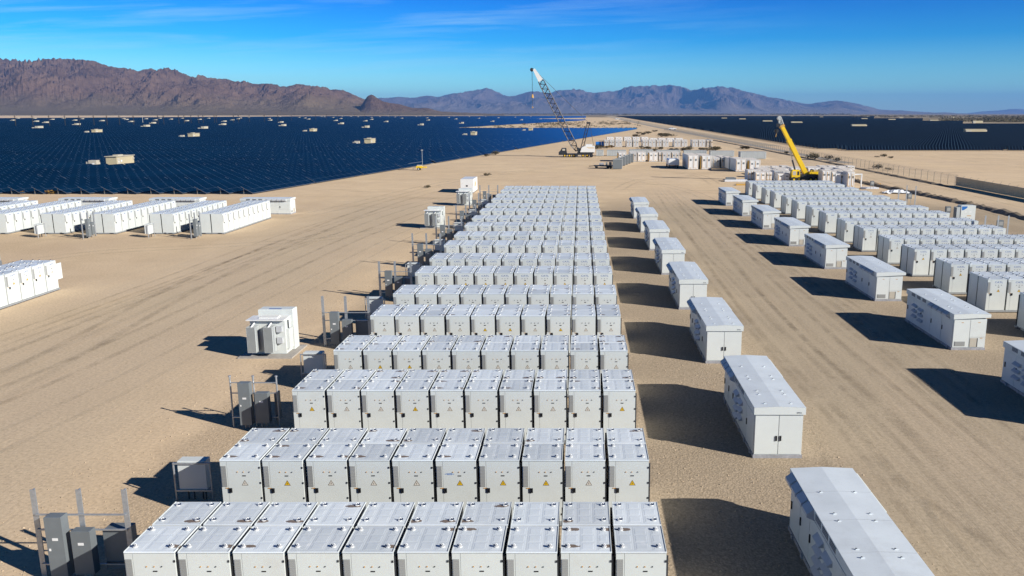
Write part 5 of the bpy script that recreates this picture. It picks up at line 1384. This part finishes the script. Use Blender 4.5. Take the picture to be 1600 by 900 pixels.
# ------------------------------------------------------------------ fences and berm
def fence():
    m, t, p = mat('chain_link')
    tr = N(t, 'ShaderNodeBsdfTransparent'); mx = N(t, 'ShaderNodeMixShader'); mx.inputs[0].default_value = 0.15
    p.inputs['Base Color'].default_value = (0.30, 0.30, 0.29, 1); p.inputs['Roughness'].default_value = .5
    LK(t, tr.outputs[0], mx.inputs[1]); LK(t, p.outputs[0], mx.inputs[2]); LK(t, mx.outputs[0], t.nodes['Material Output'].inputs[0])
    def fx(Y): return 69.0 if Y < 300 else 69.0 - (Y - 300) * .012
    r = bpy.data.objects.new('chain_link_fence', None); COL.objects.link(r); r.location = (69, 148, 0)
    setp(r, 'long see-through chain link fence on steel posts along the right road', 'fence')
    b = MB(); Y = 148.0; post = MB().bar((0, 0, 0), (0, 0, 1.75), .035, FPOST, 5).bar((0, 0, 1.75), (.28, 0, 2.0), .02, FPOST, 4).mesh('post')
    ys = []
    while Y < 640: ys.append(Y); Y += 3.0
    for y0 in ys: link('post', post, r, (fx(y0) - 69, y0 - 148, 0))
    for a, c in zip(ys[:-1], ys[1:]): b.poly([(fx(a) - 69, a - 148, .03), (fx(c) - 69, c - 148, .03), (fx(c) - 69, c - 148, 1.75), (fx(a) - 69, a - 148, 1.75)], [(0, 1, 2, 3)], m)
    link('wire_mesh', b.mesh('wire_mesh'), r)
    b = MB()
    for z, dx in ((1.74, 0), (1.85, .12), (1.98, .26)):
        for a, c in zip(ys[:-1:8], ys[8::8]): b.bar((fx(a) - 69 + dx, a - 148, z), (fx(c) - 69 + dx, c - 148, z), .012, FPOST, 3)
    link('top_wire', b.mesh('top_wire'), r)
    r = bpy.data.objects.new('slatted_fence', None); COL.objects.link(r); r.location = (69, 104, 0)
    setp(r, 'brown privacy slatted fence section running off the right edge', 'fence')
    for k in range(18):
        y0 = 147.7 - 104 - (k + 1) * 2.6
        b = MB()
        for j in range(13): b.box(-.03 - (j % 2) * .012, .03, y0 + j * .2, y0 + j * .2 + .185, .05, 1.62, SLATS)
        link('slat_panel', b.mesh('slat_panel'), r)
        link('post', post, r, (.06, y0 + 2.6, 0))
    link('top_rail', MB().box(-.04, .05, -3.0, 43.7, 1.621, 1.66, FPOST).mesh('top_rail'), r)
fence()
def berm(name, pts, w, h, seed):
    b = MB(); rr = random.Random(seed); P = []
    n = len(pts)
    for k, (x, y) in enumerate(pts):
        hh = h * rr.uniform(.6, 1.25)
        P += [(x - w + rr.uniform(-.2, .2), y, -.02), (x - w * .3, y, hh * .8), (x + w * .25, y + rr.uniform(-.1, .1), hh), (x + w + rr.uniform(-.2, .2), y, -.02)]
    b.poly(P, [(k * 4 + i, k * 4 + i + 1, (k + 1) * 4 + i + 1, (k + 1) * 4 + i) for k in range(n - 1) for i in range(3)], BERM)
    return struct(name, b.mesh(name))
berm('berm', [(55.6 + .8 * math.sin(y * .07) - max(0, (y - 120)) * .03, y) for y in np.arange(60, 168, .9)], .9, .5, 3)
berm('berm', [(66.6 - max(0, y - 300) * .012, y) for y in np.arange(146, 420, 1.5)], .7, .28, 4)

# ------------------------------------------------------------------ desert shrubs
def leafmat(name, a, b_):
    m, t, p = mat(name); oi = N(t, 'ShaderNodeNewGeometry')
    n1 = N(t, 'ShaderNodeTexNoise', Scale=3.0); LK(t, oi.outputs['Position'], n1.inputs['Vector'])
    LK(t, ramp(t, [(.35, a), (.65, b_)], n1.outputs[0]).outputs[0], p.inputs['Base Color']); p.inputs['Roughness'].default_value = .9
    return m
LEAF = leafmat('dry_leaf', (0.04, 0.036, 0.02), (0.10, 0.080, 0.042)); LEAFO = leafmat('golden_leaf', (0.16, 0.09, 0.02), (0.34, 0.20, 0.04))
def shrub_mesh(seed, leaf, n=260):
    rr = random.Random(seed); b = MB()
    st = MB()
    lobes = [(rr.uniform(-.5, .5), rr.uniform(-.5, .5), rr.uniform(.35, .6), rr.uniform(.3, .5)) for _ in range(5)]
    for k in range(n):
        lx, ly, lz, lr = rr.choice(lobes)
        d = Vector((rr.gauss(0, 1), rr.gauss(0, 1), rr.gauss(0, .8))).normalized() * lr * rr.uniform(.5, 1.05)
        c = Vector((lx, ly, lz)) + d
        if c.z < .03: c.z = .05
        u = Vector((rr.gauss(0, 1), rr.gauss(0, 1), rr.gauss(0, 1))).normalized(); v = u.orthogonal().normalized(); s = rr.uniform(.05, .12)
        b.poly([c + u * s, c - u * s * .4 + v * s, c - u * s * .4 - v * s], [(0, 1, 2)], leaf)
    for k in range(8):
        a = rr.uniform(0, 6.28); st.bar((0, 0, 0), (.45 * math.cos(a), .45 * math.sin(a), .5), .02, WOOD, 3, .008)
    return [('foliage', b.mesh('foliage')), ('stem', st.mesh('stem'))]
SH = [shrub_mesh(k, LEAF) for k in range(3)] + [shrub_mesh(9, LEAFO)]
sh_px = [(32, 303.2, .9, 3, 'small golden bush left of the other one before the panel edge'), (82, 303, 1.3, 3, 'larger golden bush at the foot of the left field panels'), (760, 244.8, 1.6, 0, 'left small dark shrub on the sand beside the panel edge'), (774, 242, 2.2, 0, 'right dark shrub on the sand beside the panel edge'),
         (669, 293.5, .9, 0, 'tiny shrub on the sand left of the white container'), (760, 274.8, 1.1, 1, 'low weed on the sand above the white container'), (1271, 250, 3.6, 0, 'widest dark bush along the chain link fence'), (1293, 249.5, 2.3, 1, 'second dark bush along the chain link fence, right of the widest'), (1306, 252.5, 2.2, 2, 'third dark bush along the chain link fence'),
         (1373, 263.8, 1.9, 0, 'fourth dark bush along the chain link fence'), (1389, 266, 1.2, 1, 'fifth small bush along the chain link fence'), (1228, 240.5, 1.7, 2, 'small bush at the fence behind the yellow boom'), (1382, 245, 1.6, 0, 'dark clump on the bare ground before the right field'), (1393, 247.5, 1.1, 1, 'tiny clump right of the dark clump on the bare ground'),
         (1370, 246, .9, 1, 'tiny clump left of the dark clump on the bare ground')]
for (u, v, s, k, lab) in sh_px:
    X, Y = gp(u, v); o = thing('desert_shrub', SH[k], (X, Y, 0), random.uniform(0, 6), lab, 'shrub', 'desert shrubs'); o.scale = (s, s, s * .62)
rr = random.Random(12)
mid = [(932, 233), (939, 232), (948, 231), (956, 230.5), (1005, 233.5), (1014, 233), (1023, 236), (1033, 233.5), (1047, 235), (1056, 235), (1067, 235.3), (1072, 234.5), (1095, 234.5), (1105, 235.5), (1113, 234), (1118, 235), (997, 209), (1005, 211), (1012, 209), (1024, 206), (1036, 211.2), (1042, 212), (1050, 213), (1034, 213.8), (993, 214.6), (1160, 232.5), (1167, 233)]
for k, (u, v) in enumerate(mid):
    X, Y = gp(u, v); s = (2.6 if v > 222 else 3.6) * rr.uniform(.7, 1.15)
    o = thing('desert_shrub', SH[3 if (k in (2, 3)) else k % 3], (X, Y, 0), rr.uniform(0, 6), ('dark shrub growing between the storage lines, %s from the left' if v > 222 else 'dark shrub on the sand beyond the storage yard, %s of these') % nth(k + 1 if v > 222 else k - 15), 'shrub', 'shrubs around the storage yard'); o.scale = (s * 1.3, s, s * .5)
# far scrub that nobody could count
def scrub(name, boxes, n, smin, smax, seed, label):
    rr = random.Random(seed); b = MB()
    for _ in range(n):
        (u0, u1, v0, v1) = rr.choice(boxes)
        u = rr.uniform(u0, u1); v = rr.uniform(v0, v1)
        X, Y = gp(u, v); s = rr.uniform(smin, smax) * (Y / 700) ** .35
        for k in range(14):
            c = Vector((X + rr.gauss(0, .75) * s, Y + rr.gauss(0, .6) * s, abs(rr.gauss(.25, .18)) * s))
            e = s * rr.uniform(.16, .34)
            u_ = Vector((rr.gauss(0, 1), rr.gauss(0, 1), rr.gauss(0, 1))).normalized(); w = u_.orthogonal().normalized()
            b.poly([c + u_ * e, c - u_ * e * .5 + w * e, c - u_ * e * .5 - w * e], [(0, 1, 2)], LEAF)
    setp(link(name, b.mesh(name)), label, 'scrub', None, 'stuff')
scrub('scrub_vegetation', [(720, 1000, 199.8, 201.8), (725, 995, 200.6, 201.9), (850, 900, 191, 195.5), (815, 905, 193, 196), (900, 1000, 190, 200), (935, 985, 189, 195), (770, 880, 196, 200)], 420, 1.0, 1.8, 5, 'scrubby brush dotted over the sand spit between the panel fields')
scrub('scrub_vegetation', [(1330, 1600, 180.6, 184), (1470, 1600, 185, 190.8), (1540, 1600, 183, 191)], 750, 2.6, 5.0, 6, 'dark desert scrub covering the plain at the far right')
scrub('scrub_vegetation', [(690, 950, 178.6, 179.4), (940, 1330, 178.9, 179.7)], 420, 6, 10, 8, 'dark line of desert scrub below the far mountains')

# ------------------------------------------------------------------ air
hm = bpy.data.materials.new('desert_air'); hm.use_nodes = True
t = hm.node_tree; t.nodes.clear()
pv = N(t, 'ShaderNodeVolumePrincipled'); pv.inputs['Color'].default_value = (0.17, 0.44, 1.0, 1); pv.inputs['Density'].default_value = 3.3e-5; pv.inputs['Anisotropy'].default_value = 0.0
om = N(t, 'ShaderNodeOutputMaterial'); LK(t, pv.outputs[0], om.inputs['Volume'])
setp(link('haze', MB().box(-32000, 32000, -1500, 42000, -8, 960, hm).mesh('haze')), 'thin blue desert air over the plain', 'haze', None, 'stuff')
